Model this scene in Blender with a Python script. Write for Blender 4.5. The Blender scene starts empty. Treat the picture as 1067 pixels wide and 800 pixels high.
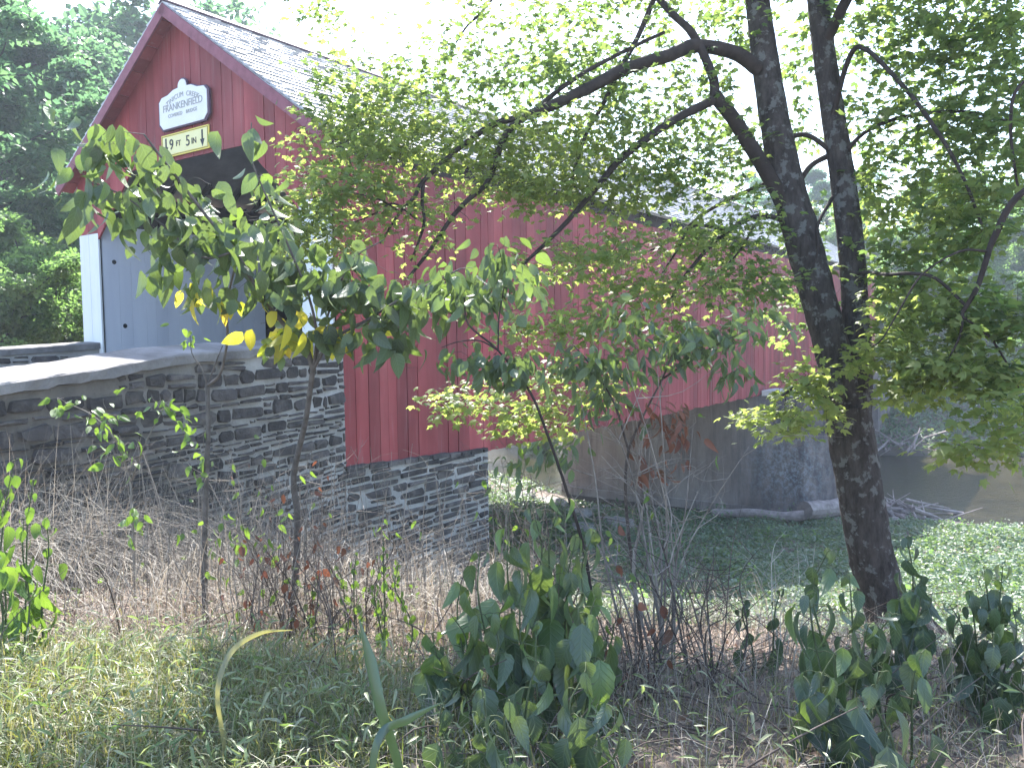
import bpy, math, random
import numpy as np
from mathutils import Matrix, Vector

rng = np.random.default_rng(7)
random.seed(7)
R = math.radians
CZ = 6.2            # eye height above the creek surface (z = 0)
F = 850.0           # focal length in photo pixels (1067 wide)
PITCH, ROLL = 3.3, -0.8
W_, H_ = 1067.0, 800.0

scene = bpy.context.scene
COL = scene.collection

# ------------------------------------------------------------------ camera
cam_d = bpy.data.cameras.new('camera')
cam = bpy.data.objects.new('camera', cam_d)
COL.objects.link(cam)
cam_d.sensor_width = 36.0
cam_d.lens = F / W_ * 36.0
cam_d.clip_start = 0.05
cam_d.clip_end = 2000.0
CM = Matrix.Rotation(R(90 - PITCH), 4, 'X') @ Matrix.Rotation(R(ROLL), 4, 'Z')
cam.matrix_world = Matrix.Translation((0, 0, CZ)) @ CM
scene.camera = cam
CR = np.array(CM.to_3x3())


def at(px, py, Y):
    """world point at forward distance Y on the sight line of a photo pixel"""
    d = CR @ np.array([(px - W_ / 2) / F, -(py - H_ / 2) / F, -1.0])
    d = d / d[1] * Y
    return np.array([d[0], d[1], d[2] + CZ])


def proj(P):
    P = np.atleast_2d(P) - np.array([0, 0, CZ])
    q = P @ CR
    z = np.where(-q[:, 2] > 0.05, -q[:, 2], 0.05)
    return np.stack([q[:, 0] / z * F + W_ / 2, -q[:, 1] / z * F + H_ / 2, -q[:, 2]], 1)


# ------------------------------------------------------------------ helpers
def sstep(x):
    x = np.clip(x, 0, 1)
    return x * x * (3 - 2 * x)


class G:
    """collects vertices and faces; build() links them as ONE mesh object"""
    def __init__(s):
        s.V = []; s.n = 0; s.F = {}; s.UV = {}; s.M = {}

    def add(s, V, faces, mi=0, uv=None):
        V = np.asarray(V, float).reshape(-1, 3)
        if not isinstance(faces, (list, tuple)) or (len(faces) and np.isscalar(faces[0][0])):
            faces = [faces]
        for f in faces:
            f = np.asarray(f, int)
            if f.size == 0: continue
            k = f.shape[1]
            s.F.setdefault(k, []).append(f + s.n)
            s.M.setdefault(k, []).append(np.full(len(f), mi, int) if np.isscalar(mi) else np.asarray(mi))
            u = np.zeros((f.shape[0], k, 2)) if uv is None else uv[f]
            s.UV.setdefault(k, []).append(u)
        s.V.append(V); s.n += len(V)

    def box(s, c, size, axes=None, mi=0, jit=0.0):
        c = np.asarray(c, float); h = np.asarray(size, float) / 2
        q = np.array([[x, y, z] for z in (-1, 1) for y in (-1, 1) for x in (-1, 1)], float) * h
        if jit: q = q + rng.normal(0, jit, q.shape)
        if axes is not None: q = q @ np.asarray(axes, float)
        s.add(q + c, BOXF, mi)

    def prism(s, poly, origin, ax, ay, an, depth, mi=0):
        """polygon (list of 2d) in plane (ax, ay), extruded along an"""
        poly = np.asarray(poly, float); n = len(poly)
        ax, ay, an, origin = [np.asarray(a, float) for a in (ax, ay, an, origin)]
        a = origin + poly[:, :1] * ax + poly[:, 1:2] * ay
        b = a + an * depth
        V = np.vstack([a, b])
        s.add(V, [[list(range(n))[::-1]]], mi)
        s.n -= 2 * n; s.V.pop()
        s.add(V, [[list(range(n, 2 * n))]], mi)
        s.n -= 2 * n; s.V.pop()
        s.add(V, [[i, (i + 1) % n, n + (i + 1) % n, n + i] for i in range(n)], mi)

    def tube(s, pts, rad, sides=6, mi=0, rough=0.0, cap=True, smooth=3):
        pts = np.asarray(pts, float); rad = np.asarray(rad, float) * np.ones(len(pts))
        if smooth > 1 and len(pts) > 2: pts, rad = catmull(pts, rad, smooth)
        n = len(pts)
        t = np.gradient(pts, axis=0); t /= np.linalg.norm(t, axis=1)[:, None] + 1e-9
        up = np.array([0.13, 0.31, 0.94]) if abs(t[0][2]) < 0.8 else np.array([0.93, 0.3, 0.1])
        a = np.cross(t, up); a /= np.linalg.norm(a, axis=1)[:, None] + 1e-9
        b = np.cross(t, a)
        th = np.arange(sides) / sides * 2 * math.pi
        r = rad[:, None] * (1 + (rng.normal(0, rough, (n, sides)) if rough else 0))
        V = pts[:, None, :] + r[..., None] * (np.cos(th)[None, :, None] * a[:, None] + np.sin(th)[None, :, None] * b[:, None])
        i = np.arange(n - 1)[:, None]; j = np.arange(sides)[None, :]; j2 = (j + 1) % sides
        f = np.stack([i * sides + j, i * sides + j2, (i + 1) * sides + j2, (i + 1) * sides + j], -1).reshape(-1, 4)
        L = np.concatenate([[0], np.cumsum(np.linalg.norm(np.diff(pts, axis=0), axis=1))])
        s.add(V.reshape(-1, 3), [f], mi)
        if cap and sides > 3:
            V2 = V.reshape(-1, 3)
            s.add(V2[:sides], [[list(range(sides))]], mi)
            s.add(V2[-sides:], [[list(range(sides))[::-1]]], mi)

    def build(s, name, mats, parent=None, smooth=False, loc=None):
        me = bpy.data.meshes.new(name)
        V = np.vstack(s.V)
        ks = sorted(s.F)
        fl = [np.vstack(s.F[k]) for k in ks]
        nl = sum(f.size for f in fl); nf = sum(len(f) for f in fl)
        me.vertices.add(len(V)); me.vertices.foreach_set('co', V.astype(np.float32).ravel())
        me.loops.add(nl); me.loops.foreach_set('vertex_index', np.concatenate([f.ravel() for f in fl]).astype(np.int32))
        tot = np.concatenate([np.full(len(f), k) for k, f in zip(ks, fl)])
        st = np.concatenate([[0], np.cumsum(tot)[:-1]]).astype(np.int32)
        me.polygons.add(nf); me.polygons.foreach_set('loop_start', st)
        me.polygons.foreach_set('material_index', np.concatenate([np.concatenate(s.M[k]) for k in ks]).astype(np.int32))
        me.polygons.foreach_set('use_smooth', np.full(nf, bool(smooth)))
        uv = me.uv_layers.new(name='UVMap')
        uv.data.foreach_set('uv', np.concatenate([np.vstack(s.UV[k]).ravel() if len(s.UV[k]) else [] for k in ks]).astype(np.float32))
        me.update(calc_edges=True)
        me.validate()
        if not isinstance(mats, (list, tuple)): mats = [mats]
        for m in mats: me.materials.append(m)
        o = bpy.data.objects.new(name, me)
        COL.objects.link(o)
        if parent is not None: o.parent = parent
        if loc is not None: o.location = loc
        return o


BOXF = [[0, 2, 3, 1], [4, 5, 7, 6], [0, 1, 5, 4], [2, 6, 7, 3], [0, 4, 6, 2], [1, 3, 7, 5]]


def catmull(P, rad, k):
    P = np.vstack([2 * P[0] - P[1], P, 2 * P[-1] - P[-2]])
    out = []; ro = []
    for i in range(1, len(P) - 2):
        for j in range(k):
            t = j / k
            a, b, c, d = P[i - 1], P[i], P[i + 1], P[i + 2]
            out.append(0.5 * ((2 * b) + (c - a) * t + (2 * a - 5 * b + 4 * c - d) * t * t + (3 * b - a - 3 * c + d) * t ** 3))
            ro.append(rad[i - 1] * (1 - t) + rad[i] * t)
    out.append(P[-2]); ro.append(rad[-1])
    return np.array(out), np.array(ro)


def tag(o, label=None, cat=None, group=None, kind=None):
    if label: o['label'] = label
    if cat: o['category'] = cat
    if group: o['group'] = group
    if kind: o['kind'] = kind
    return o


def empty(name, loc, label, cat, group=None, rz=0.0):
    o = bpy.data.objects.new(name, None)
    o.empty_display_size = 0.2
    COL.objects.link(o)
    o.location = loc; o.rotation_euler = (0, 0, rz)
    return tag(o, label, cat, group)


def unit(v):
    v = np.asarray(v, float)
    return v / (np.linalg.norm(v, axis=-1, keepdims=True) + 1e-9)


# ------------------------------------------------------------------ materials
def new_mat(name):
    m = bpy.data.materials.new(name); m.use_nodes = True
    nt = m.node_tree; nt.nodes.clear()
    out = nt.nodes.new('ShaderNodeOutputMaterial')
    p = nt.nodes.new('ShaderNodeBsdfPrincipled')
    nt.links.new(p.outputs[0], out.inputs[0])
    return m, nt, p, out


def ramp(nt, stops):
    r = nt.nodes.new('ShaderNodeValToRGB')
    el = r.color_ramp.elements
    while len(el) < len(stops): el.new(0.5)
    for e, (pos, c) in zip(el, stops):
        e.position = pos; e.color = (*c, 1)
    return r


def noise(nt, scale, detail=6, rough=0.6, coord='Object', stretch=None, dist=0.0):
    tc = nt.nodes.new('ShaderNodeTexCoord')
    n = nt.nodes.new('ShaderNodeTexNoise')
    n.inputs['Scale'].default_value = scale; n.inputs['Detail'].default_value = detail
    n.inputs['Roughness'].default_value = rough; n.inputs['Distortion'].default_value = dist
    if stretch:
        mp = nt.nodes.new('ShaderNodeMapping'); mp.inputs['Scale'].default_value = stretch
        nt.links.new(tc.outputs[coord], mp.inputs[0]); nt.links.new(mp.outputs[0], n.inputs['Vector'])
    else:
        nt.links.new(tc.outputs[coord], n.inputs['Vector'])
    return n


def bump(nt, p, src, strength=0.4, dist=0.02):
    b = nt.nodes.new('ShaderNodeBump'); b.inputs['Strength'].default_value = strength
    b.inputs['Distance'].default_value = dist
    nt.links.new(src, b.inputs['Height']); nt.links.new(b.outputs[0], p.inputs['Normal'])
    return b


def mix(nt, a, b, fac, mode='MIX'):
    m = nt.nodes.new('ShaderNodeMix'); m.data_type = 'RGBA'; m.blend_type = mode
    def put(sock, v):
        if isinstance(v, (tuple, list)): sock.default_value = (*v, 1)
        elif isinstance(v, (int, float)): sock.default_value = v
        else: nt.links.new(v, sock)
    put(m.inputs[0], fac); put(m.inputs[6], a); put(m.inputs[7], b)
    return m.outputs[2]


def surf(name, stops, scale=4, rough=0.8, bumps=0.4, bscale=None, bdist=0.02, stretch=None, island=0.0, spec=0.3, detail=7):
    m, nt, p, out = new_mat(name)
    n = noise(nt, scale, detail, stretch=stretch)
    r = ramp(nt, stops); nt.links.new(n.outputs[0], r.inputs[0])
    col = r.outputs[0]
    if island:
        g = nt.nodes.new('ShaderNodeNewGeometry')
        mr = nt.nodes.new('ShaderNodeMapRange')
        mr.inputs['To Min'].default_value = 1 - island; mr.inputs['To Max'].default_value = 1 + island
        nt.links.new(g.outputs['Random Per Island'], mr.inputs[0])
        mm = nt.nodes.new('ShaderNodeVectorMath'); mm.operation = 'SCALE'
        nt.links.new(col, mm.inputs[0]); nt.links.new(mr.outputs[0], mm.inputs['Scale'])
        col = mm.outputs[0]
    nt.links.new(col, p.inputs['Base Color'])
    p.inputs['Roughness'].default_value = rough
    p.inputs['Specular IOR Level'].default_value = spec
    if bumps:
        n2 = noise(nt, bscale or scale * 3, 8, stretch=stretch)
        bump(nt, p, n2.outputs[0], bumps, bdist)
    return m


def leafmat(name, cols, trans=0.45, rough=0.42, veins=True, tcol=None, spec=0.5):
    m, nt, p, out = new_mat(name)
    g = nt.nodes.new('ShaderNodeNewGeometry')
    stops = [(i / (len(cols) - 1) if len(cols) > 1 else 0, c) for i, c in enumerate(cols)]
    r = ramp(nt, stops); nt.links.new(g.outputs['Random Per Island'], r.inputs[0])
    n = noise(nt, 9, 4)
    c = mix(nt, r.outputs[0], (0.9, 0.9, 0.75), n.outputs[0], 'MULTIPLY')
    p.inputs['Roughness'].default_value = rough
    p.inputs['Specular IOR Level'].default_value = spec
    if veins:
        uv = nt.nodes.new('ShaderNodeUVMap')
        sp = nt.nodes.new('ShaderNodeSeparateXYZ'); nt.links.new(uv.outputs[0], sp.inputs[0])
        a = nt.nodes.new('ShaderNodeMath'); a.operation = 'ABSOLUTE'; nt.links.new(sp.outputs[0], a.inputs[0])
        mu = nt.nodes.new('ShaderNodeMath'); mu.operation = 'MULTIPLY_ADD'
        nt.links.new(a.outputs[0], mu.inputs[0]); mu.inputs[1].default_value = -1.1
        nt.links.new(sp.outputs[1], mu.inputs[2])
        si = nt.nodes.new('ShaderNodeMath'); si.operation = 'MULTIPLY'; nt.links.new(mu.outputs[0], si.inputs[0]); si.inputs[1].default_value = 44
        s2 = nt.nodes.new('ShaderNodeMath'); s2.operation = 'SINE'; nt.links.new(si.outputs[0], s2.inputs[0])
        pw = nt.nodes.new('ShaderNodeMapRange'); nt.links.new(s2.outputs[0], pw.inputs[0])
        pw.inputs['From Min'].default_value = 0.75; pw.inputs['From Max'].default_value = 1.0
        mid = nt.nodes.new('ShaderNodeMapRange'); nt.links.new(a.outputs[0], mid.inputs[0])
        mid.inputs['From Min'].default_value = 0.03; mid.inputs['From Max'].default_value = 0.0
        mx = nt.nodes.new('ShaderNodeMath'); mx.operation = 'MAXIMUM'
        nt.links.new(pw.outputs[0], mx.inputs[0]); nt.links.new(mid.outputs[0], mx.inputs[1])
        f = nt.nodes.new('ShaderNodeMath'); f.operation = 'MULTIPLY'; nt.links.new(mx.outputs[0], f.inputs[0]); f.inputs[1].default_value = 0.16
        c = mix(nt, c, (0.22, 0.29, 0.15), f.outputs[0])
        b = nt.nodes.new('ShaderNodeBump'); b.inputs['Strength'].default_value = 0.6; b.inputs['Distance'].default_value = 0.004
        b.invert = True
        nt.links.new(mx.outputs[0], b.inputs['Height']); nt.links.new(b.outputs[0], p.inputs['Normal'])
    nt.links.new(c, p.inputs['Base Color'])
    t = nt.nodes.new('ShaderNodeBsdfTranslucent')
    tc = mix(nt, c, tcol or (1.0, 0.95, 0.35), 1.0, 'MULTIPLY')
    g2 = nt.nodes.new('ShaderNodeVectorMath'); g2.operation = 'SCALE'; nt.links.new(tc, g2.inputs[0]); g2.inputs['Scale'].default_value = 2.0
    nt.links.new(g2.outputs[0], t.inputs[0])
    ms = nt.nodes.new('ShaderNodeMixShader'); ms.inputs[0].default_value = trans
    nt.links.new(p.outputs[0], ms.inputs[1]); nt.links.new(t.outputs[0], ms.inputs[2])
    nt.links.new(ms.outputs[0], out.inputs[0])
    return m


M = {}
# painted vertical boards: faded barn red
def red_paint(name, k=1.0):
    m, nt, p, out = new_mat(name)
    n = noise(nt, 1.6, 8, stretch=(1, 1, 0.18))
    r = ramp(nt, [(0.28, (0.20 * k, 0.030 * k, 0.034 * k)), (0.5, (0.29 * k, 0.045 * k, 0.048 * k)), (0.72, (0.38 * k, 0.080 * k, 0.080 * k))])
    nt.links.new(n.outputs[0], r.inputs[0])
    n3 = noise(nt, 14, 8, stretch=(1, 1, 0.06))
    r3 = ramp(nt, [(0.58, (0, 0, 0)), (0.75, (1, 1, 1))]); nt.links.new(n3.outputs[0], r3.inputs[0])
    f = nt.nodes.new('ShaderNodeMath'); f.operation = 'MULTIPLY'; nt.links.new(r3.outputs[0], f.inputs[0]); f.inputs[1].default_value = 0.5
    c = mix(nt, r.outputs[0], (0.36 * k, 0.15 * k, 0.15 * k), f.outputs[0])
    n7 = noise(nt, 0.45, 6, 0.6)
    r7 = ramp(nt, [(0.35, (0.80, 0.80, 0.80)), (0.65, (1.18, 1.22, 1.22))]); nt.links.new(n7.outputs[0], r7.inputs[0]); c = mix(nt, c, r7.outputs[0], 1.0, 'MULTIPLY')
    g = nt.nodes.new('ShaderNodeNewGeometry')
    mr = nt.nodes.new('ShaderNodeMapRange'); mr.inputs['To Min'].default_value = 0.76; mr.inputs['To Max'].default_value = 1.2
    nt.links.new(g.outputs['Random Per Island'], mr.inputs[0])
    sc = nt.nodes.new('ShaderNodeVectorMath'); sc.operation = 'SCALE'; nt.links.new(c, sc.inputs[0]); nt.links.new(mr.outputs[0], sc.inputs['Scale'])
    nt.links.new(sc.outputs[0], p.inputs['Base Color'])
    p.inputs['Roughness'].default_value = 0.62; p.inputs['Specular IOR Level'].default_value = 0.35
    n2 = noise(nt, 40, 6, stretch=(1, 1, 0.05)); bump(nt, p, n2.outputs[0], 0.15, 0.002)
    return m


M['red'] = red_paint('barn_red_paint', 0.98)
M['trim'] = surf('skylit_red_trim', [(0.3, (0.20, 0.06, 0.08)), (0.7, (0.30, 0.10, 0.13))], 6, 0.6, 0.2)  # barge boards: the same red with sky light mixed into the colour
M['dark'] = surf('old_dark_wood', [(0.3, (0.025, 0.018, 0.016)), (0.7, (0.06, 0.045, 0.04))], 5, 0.9, 0.3, stretch=(1, 1, 0.3))
M['white'] = surf('white_board_paint', [(0.3, (0.74, 0.76, 0.76)), (0.7, (0.86, 0.86, 0.85))], 3, 0.6, 0.1, bdist=.002, stretch=(1, 1, 0.2), island=0.04)
M['inner'] = surf('shaded_white_boards', [(0.3, (0.64, 0.66, 0.74)), (0.7, (0.76, 0.78, 0.84))], 2, 0.6, 0.1, bdist=.002, stretch=(1, 1, 0.15), island=0.04)  # white-painted boards, their bluish shade put into the colour
M['shingle'] = surf('weathered_cedar', [(0.25, (0.34, 0.33, 0.33)), (0.55, (0.48, 0.47, 0.47)), (0.8, (0.62, 0.61, 0.60))], 2.5, 0.45, 0.3, island=0.22, spec=0.6)
M['ridge'] = surf('ridge_board', [(0.3, (0.10, 0.07, 0.09)), (0.7, (0.17, 0.12, 0.15))], 4, 0.7, 0.2)
M['stone'] = surf('grey_fieldstone', [(0.2, (0.040, 0.036, 0.036)), (0.5, (0.080, 0.070, 0.068)), (0.62, (0.12, 0.105, 0.095)), (0.85, (0.20, 0.17, 0.145))], 5, 0.9, 1.0, 14, 0.04, island=0.42)
def mortarmat():
    m, nt, p, out = new_mat('lime_mortar')
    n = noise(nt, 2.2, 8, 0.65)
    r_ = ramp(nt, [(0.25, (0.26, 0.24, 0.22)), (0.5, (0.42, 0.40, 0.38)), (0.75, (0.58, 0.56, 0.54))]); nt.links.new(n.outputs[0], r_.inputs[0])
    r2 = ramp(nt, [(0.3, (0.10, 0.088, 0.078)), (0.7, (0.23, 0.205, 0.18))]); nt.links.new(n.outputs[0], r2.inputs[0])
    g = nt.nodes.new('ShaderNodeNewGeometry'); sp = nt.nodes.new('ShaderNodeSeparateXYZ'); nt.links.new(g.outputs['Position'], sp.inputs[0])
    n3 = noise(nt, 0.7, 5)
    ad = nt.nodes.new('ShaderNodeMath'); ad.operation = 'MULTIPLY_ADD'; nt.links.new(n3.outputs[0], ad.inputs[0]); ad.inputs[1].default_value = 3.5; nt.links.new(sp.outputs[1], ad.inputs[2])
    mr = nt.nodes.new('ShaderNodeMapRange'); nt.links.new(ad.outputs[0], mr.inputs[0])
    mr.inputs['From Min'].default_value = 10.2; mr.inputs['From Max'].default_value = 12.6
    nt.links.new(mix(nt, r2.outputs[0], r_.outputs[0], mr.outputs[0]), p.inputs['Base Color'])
    p.inputs['Roughness'].default_value = 0.95
    n2 = noise(nt, 25, 8, 0.75); bump(nt, p, n2.outputs[0], 1.0, 0.03)
    return m
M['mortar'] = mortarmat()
M['cap'] = surf('weathered_concrete_coping', [(0.25, (0.10, 0.09, 0.088)), (0.5, (0.20, 0.187, 0.183)), (0.75, (0.31, 0.295, 0.29))], 2.2, 0.85, 0.7, 20, 0.02)
M['road'] = surf('asphalt', [(0.3, (0.045, 0.045, 0.047)), (0.7, (0.075, 0.072, 0.07))], 8, 0.9, 0.5, 60, 0.01)
# pier concrete: streak-stained, brownish, darker towards the nose, with pale splashes
def concrete():
    m, nt, p, out = new_mat('stained_concrete')
    n = noise(nt, 0.55, 8, 0.65, stretch=(1, 1, 0.45))
    r = ramp(nt, [(0.3, (0.22, 0.17, 0.145)), (0.5, (0.35, 0.285, 0.25)), (0.7, (0.48, 0.42, 0.385))])
    nt.links.new(n.outputs[0], r.inputs[0])
    n2 = noise(nt, 2.4, 8, 0.7, stretch=(1, 1, 0.12))
    r2 = ramp(nt, [(0.48, (0, 0, 0)), (0.66, (1, 1, 1))]); nt.links.new(n2.outputs[0], r2.inputs[0])
    f = nt.nodes.new('ShaderNodeMath'); f.operation = 'MULTIPLY'; nt.links.new(r2.outputs[0], f.inputs[0]); f.inputs[1].default_value = 0.6
    c = mix(nt, r.outputs[0], (0.075, 0.065, 0.07), f.outputs[0])
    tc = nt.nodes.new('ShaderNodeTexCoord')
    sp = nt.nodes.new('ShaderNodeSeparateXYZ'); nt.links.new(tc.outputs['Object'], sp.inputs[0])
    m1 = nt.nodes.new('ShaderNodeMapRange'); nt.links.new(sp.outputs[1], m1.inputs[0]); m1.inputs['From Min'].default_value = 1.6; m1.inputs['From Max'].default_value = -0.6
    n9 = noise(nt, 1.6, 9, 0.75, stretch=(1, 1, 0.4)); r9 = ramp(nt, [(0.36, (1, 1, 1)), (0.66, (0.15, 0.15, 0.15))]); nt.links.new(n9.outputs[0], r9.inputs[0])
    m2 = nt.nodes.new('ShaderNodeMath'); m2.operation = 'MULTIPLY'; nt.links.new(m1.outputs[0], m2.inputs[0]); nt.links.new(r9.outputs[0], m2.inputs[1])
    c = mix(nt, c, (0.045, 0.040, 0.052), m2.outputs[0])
    vm = nt.nodes.new('ShaderNodeVectorMath'); vm.operation = 'DISTANCE'
    nt.links.new(tc.outputs['Object'], vm.inputs[0]); vm.inputs[1].default_value = (19.0, -0.95, 2.3)
    mr = nt.nodes.new('ShaderNodeMapRange'); nt.links.new(vm.outputs['Value'], mr.inputs[0])
    mr.inputs['From Min'].default_value = 1.7; mr.inputs['From Max'].default_value = 0.1
    n4 = noise(nt, 7, 8, 0.8)
    r4 = ramp(nt, [(0.47, (0, 0, 0)), (0.57, (1, 1, 1))]); nt.links.new(n4.outputs[0], r4.inputs[0])
    mu = nt.nodes.new('ShaderNodeMath'); mu.operation = 'MULTIPLY'; nt.links.new(mr.outputs[0], mu.inputs[0]); nt.links.new(r4.outputs[0], mu.inputs[1]); mu.use_clamp = True
    mh = nt.nodes.new('ShaderNodeMath'); mh.operation = 'MULTIPLY'; nt.links.new(mu.outputs[0], mh.inputs[0]); mh.inputs[1].default_value = 0.55
    c = mix(nt, c, (0.42, 0.50, 0.55), mh.outputs[0])
    nt.links.new(c, p.inputs['Base Color']); p.inputs['Roughness'].default_value = 0.85
    n5 = noise(nt, 9, 8); bump(nt, p, n5.outputs[0], 0.35, 0.02)
    return m
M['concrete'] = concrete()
M['capwhite'] = surf('pale_cap_concrete', [(0.3, (0.42, 0.41, 0.40)), (0.7, (0.66, 0.65, 0.62))], 3, 0.8, 0.4)
# bark with lichen patches
def bark(name, a, b, lichen=0.5, sc=1.0):
    m, nt, p, out = new_mat(name)
    n = noise(nt, 16 * sc, 8, 0.7, stretch=(1, 1, 0.35))
    r = ramp(nt, [(0.3, a), (0.7, b)]); nt.links.new(n.outputs[0], r.inputs[0])
    n2 = noise(nt, 9 * sc, 8, 0.65)
    r2 = ramp(nt, [(0.54, (0, 0, 0)), (0.585, (1, 1, 1))]); nt.links.new(n2.outputs[0], r2.inputs[0])
    f = nt.nodes.new('ShaderNodeMath'); f.operation = 'MULTIPLY'; nt.links.new(r2.outputs[0], f.inputs[0]); f.inputs[1].default_value = lichen
    c = mix(nt, r.outputs[0], (0.20, 0.20, 0.19), f.outputs[0])
    nt.links.new(c, p.inputs['Base Color']); p.inputs['Roughness'].default_value = 0.95; p.inputs['Specular IOR Level'].default_value = 0.15
    n3 = noise(nt, 26 * sc, 9, 0.75, stretch=(1, 1, 0.3)); bump(nt, p, n3.outputs[0], 1.0, 0.035)
    return m
M['bark'] = bark('maple_bark', (0.026, 0.021, 0.02), (0.12, 0.10, 0.092), 0.75)
M['bark2'] = bark('forest_bark', (0.03, 0.026, 0.026), (0.08, 0.07, 0.065), 0.3)
M['twig'] = surf('dark_twig', [(0.3, (0.025, 0.018, 0.016)), (0.7, (0.06, 0.045, 0.04))], 12, 0.85, 0)
M['sapstem'] = surf('sapling_stem', [(0.3, (0.07, 0.06, 0.055)), (0.7, (0.17, 0.15, 0.14))], 20, 0.85, 0.3, 60, 0.004)
M['drystem'] = surf('dry_grey_stem', [(0.3, (0.16, 0.13, 0.11)), (0.7, (0.34, 0.30, 0.26))], 14, 0.9, 0, island=0.3)
M['browntwig'] = surf('brown_stem', [(0.3, (0.06, 0.045, 0.038)), (0.7, (0.14, 0.11, 0.095))], 14, 0.9, 0, island=0.3)
M['straw'] = surf('bleached_straw', [(0.3, (0.36, 0.32, 0.26)), (0.7, (0.58, 0.53, 0.45))], 14, 0.8, 0, island=0.3)
M['greenstem'] = surf('green_stem', [(0.3, (0.05, 0.07, 0.03)), (0.7, (0.11, 0.13, 0.06))], 12, 0.7, 0)
M['maple'] = leafmat('maple_leaves', [(0.075, 0.125, 0.055), (0.105, 0.16, 0.065), (0.14, 0.195, 0.08), (0.165, 0.21, 0.085), (0.12, 0.17, 0.07)], 0.58, 0.5, False, (1.0, 1.0, 0.6))
M['mapleY'] = leafmat('pale_maple_leaves', [(0.15, 0.205, 0.085), (0.20, 0.25, 0.10), (0.235, 0.27, 0.11), (0.17, 0.22, 0.09)], 0.57, 0.5, False, (1.0, 1.0, 0.6))
M['dog'] = leafmat('sapling_leaves', [(0.07, 0.10, 0.07), (0.10, 0.14, 0.085), (0.14, 0.20, 0.08), (0.10, 0.14, 0.09), (0.12, 0.165, 0.08), (0.08, 0.11, 0.078)], 0.33, 0.48, True, (0.95, 1.0, 0.4), spec=0.8)
M['yellow'] = leafmat('yellow_leaves', [(0.42, 0.42, 0.08), (0.50, 0.44, 0.10), (0.30, 0.36, 0.07), (0.50, 0.34, 0.10)], 0.5, 0.45, True)
M['weed'] = leafmat('broadleaf_weed_leaves', [(0.065, 0.10, 0.065), (0.085, 0.125, 0.08), (0.13, 0.21, 0.07), (0.07, 0.105, 0.07), (0.095, 0.14, 0.09)], 0.32, 0.42, True, spec=0.8)
M['weeddark'] = leafmat('dark_weed_leaves', [(0.045, 0.075, 0.055), (0.06, 0.095, 0.065), (0.05, 0.085, 0.06), (0.09, 0.15, 0.06)], 0.25, 0.42, True, spec=0.8)
M['lime'] = leafmat('bright_green_leaves', [(0.09, 0.17, 0.05), (0.12, 0.20, 0.06), (0.08, 0.15, 0.05)], 0.42, 0.4, True)
M['brownleaf'] = leafmat('withered_leaves', [(0.14, 0.06, 0.045), (0.20, 0.09, 0.06), (0.12, 0.07, 0.05)], 0.25, 0.7, False, (1, 0.7, 0.5))
M['grass'] = leafmat('grass_blades', [(0.09, 0.13, 0.05), (0.14, 0.17, 0.08), (0.22, 0.22, 0.14), (0.32, 0.30, 0.22), (0.12, 0.16, 0.07)], 0.3, 0.5, False)
M['stilt'] = leafmat('stilt_grass_leaves', [(0.12, 0.17, 0.075), (0.17, 0.22, 0.10), (0.23, 0.26, 0.16), (0.32, 0.33, 0.25)], 0.35, 0.42, False, (0.9, 1, .5))
M['drygrass'] = leafmat('dry_grass_blades', [(0.13, 0.11, 0.095), (0.25, 0.22, 0.20), (0.40, 0.37, 0.34), (0.19, 0.165, 0.15)], 0.2, 0.7, False, (1, 0.9, 0.8))
M['cover'] = leafmat('ground_cover_leaves', [(0.06, 0.12, 0.07), (0.09, 0.155, 0.095), (0.13, 0.20, 0.135), (0.18, 0.235, 0.175)], 0.33, 0.45, False)
M['bgleaf'] = leafmat('forest_leaves', [(0.06, 0.11, 0.075), (0.085, 0.145, 0.09), (0.11, 0.175, 0.10)], 0.6, 0.45, False, (0.85, 1.0, 0.7))
M['bgleaf2'] = leafmat('lighter_forest_leaves', [(0.09, 0.14, 0.065), (0.12, 0.19, 0.08), (0.15, 0.22, 0.10)], 0.62, 0.5, False, (0.9, 1.0, 0.6))
M['litter'] = leafmat('fallen_leaf_litter', [(0.20, 0.13, 0.10), (0.32, 0.23, 0.19), (0.42, 0.33, 0.28), (0.16, 0.10, 0.08), (0.38, 0.30, 0.26)], 0.12, 0.8, False, (1, 0.8, 0.7))
M['blade'] = leafmat('blue_green_blade', [(0.04, 0.075, 0.05), (0.05, 0.09, 0.06)], 0.12, 0.3, False, spec=0.7)
M['rock'] = surf('river_rock', [(0.3, (0.16, 0.15, 0.14)), (0.7, (0.38, 0.36, 0.34))], 3, 0.85, 0.5, island=0.2)
M['log'] = surf('weathered_log', [(0.3, (0.16, 0.13, 0.12)), (0.7, (0.34, 0.29, 0.27))], 5, 0.9, 0.7, 14, 0.02, island=0.2)
M['wire'] = surf('black_cable', [(0.3, (0.02, 0.02, 0.02)), (0.7, (0.03, 0.03, 0.03))], 5, 0.6, 0)
M['signwhite'] = surf('sign_white', [(0.3, (0.78, 0.78, 0.76)), (0.7, (0.84, 0.84, 0.82))], 5, 0.5, 0)
M['signframe'] = surf('sign_edge', [(0.3, (0.09, 0.05, 0.09)), (0.7, (0.12, 0.07, 0.12))], 5, 0.6, 0)
M['signink'] = surf('sign_ink', [(0.3, (0.34, 0.34, 0.32)), (0.7, (0.40, 0.40, 0.38))], 5, 0.6, 0)
M['signyellow'] = surf('sign_yellow', [(0.3, (0.80, 0.64, 0.10)), (0.7, (0.84, 0.70, 0.14))], 5, 0.45, 0)
M['signcream'] = surf('sign_cream', [(0.3, (0.82, 0.76, 0.36)), (0.7, (0.86, 0.80, 0.42))], 5, 0.45, 0)
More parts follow.
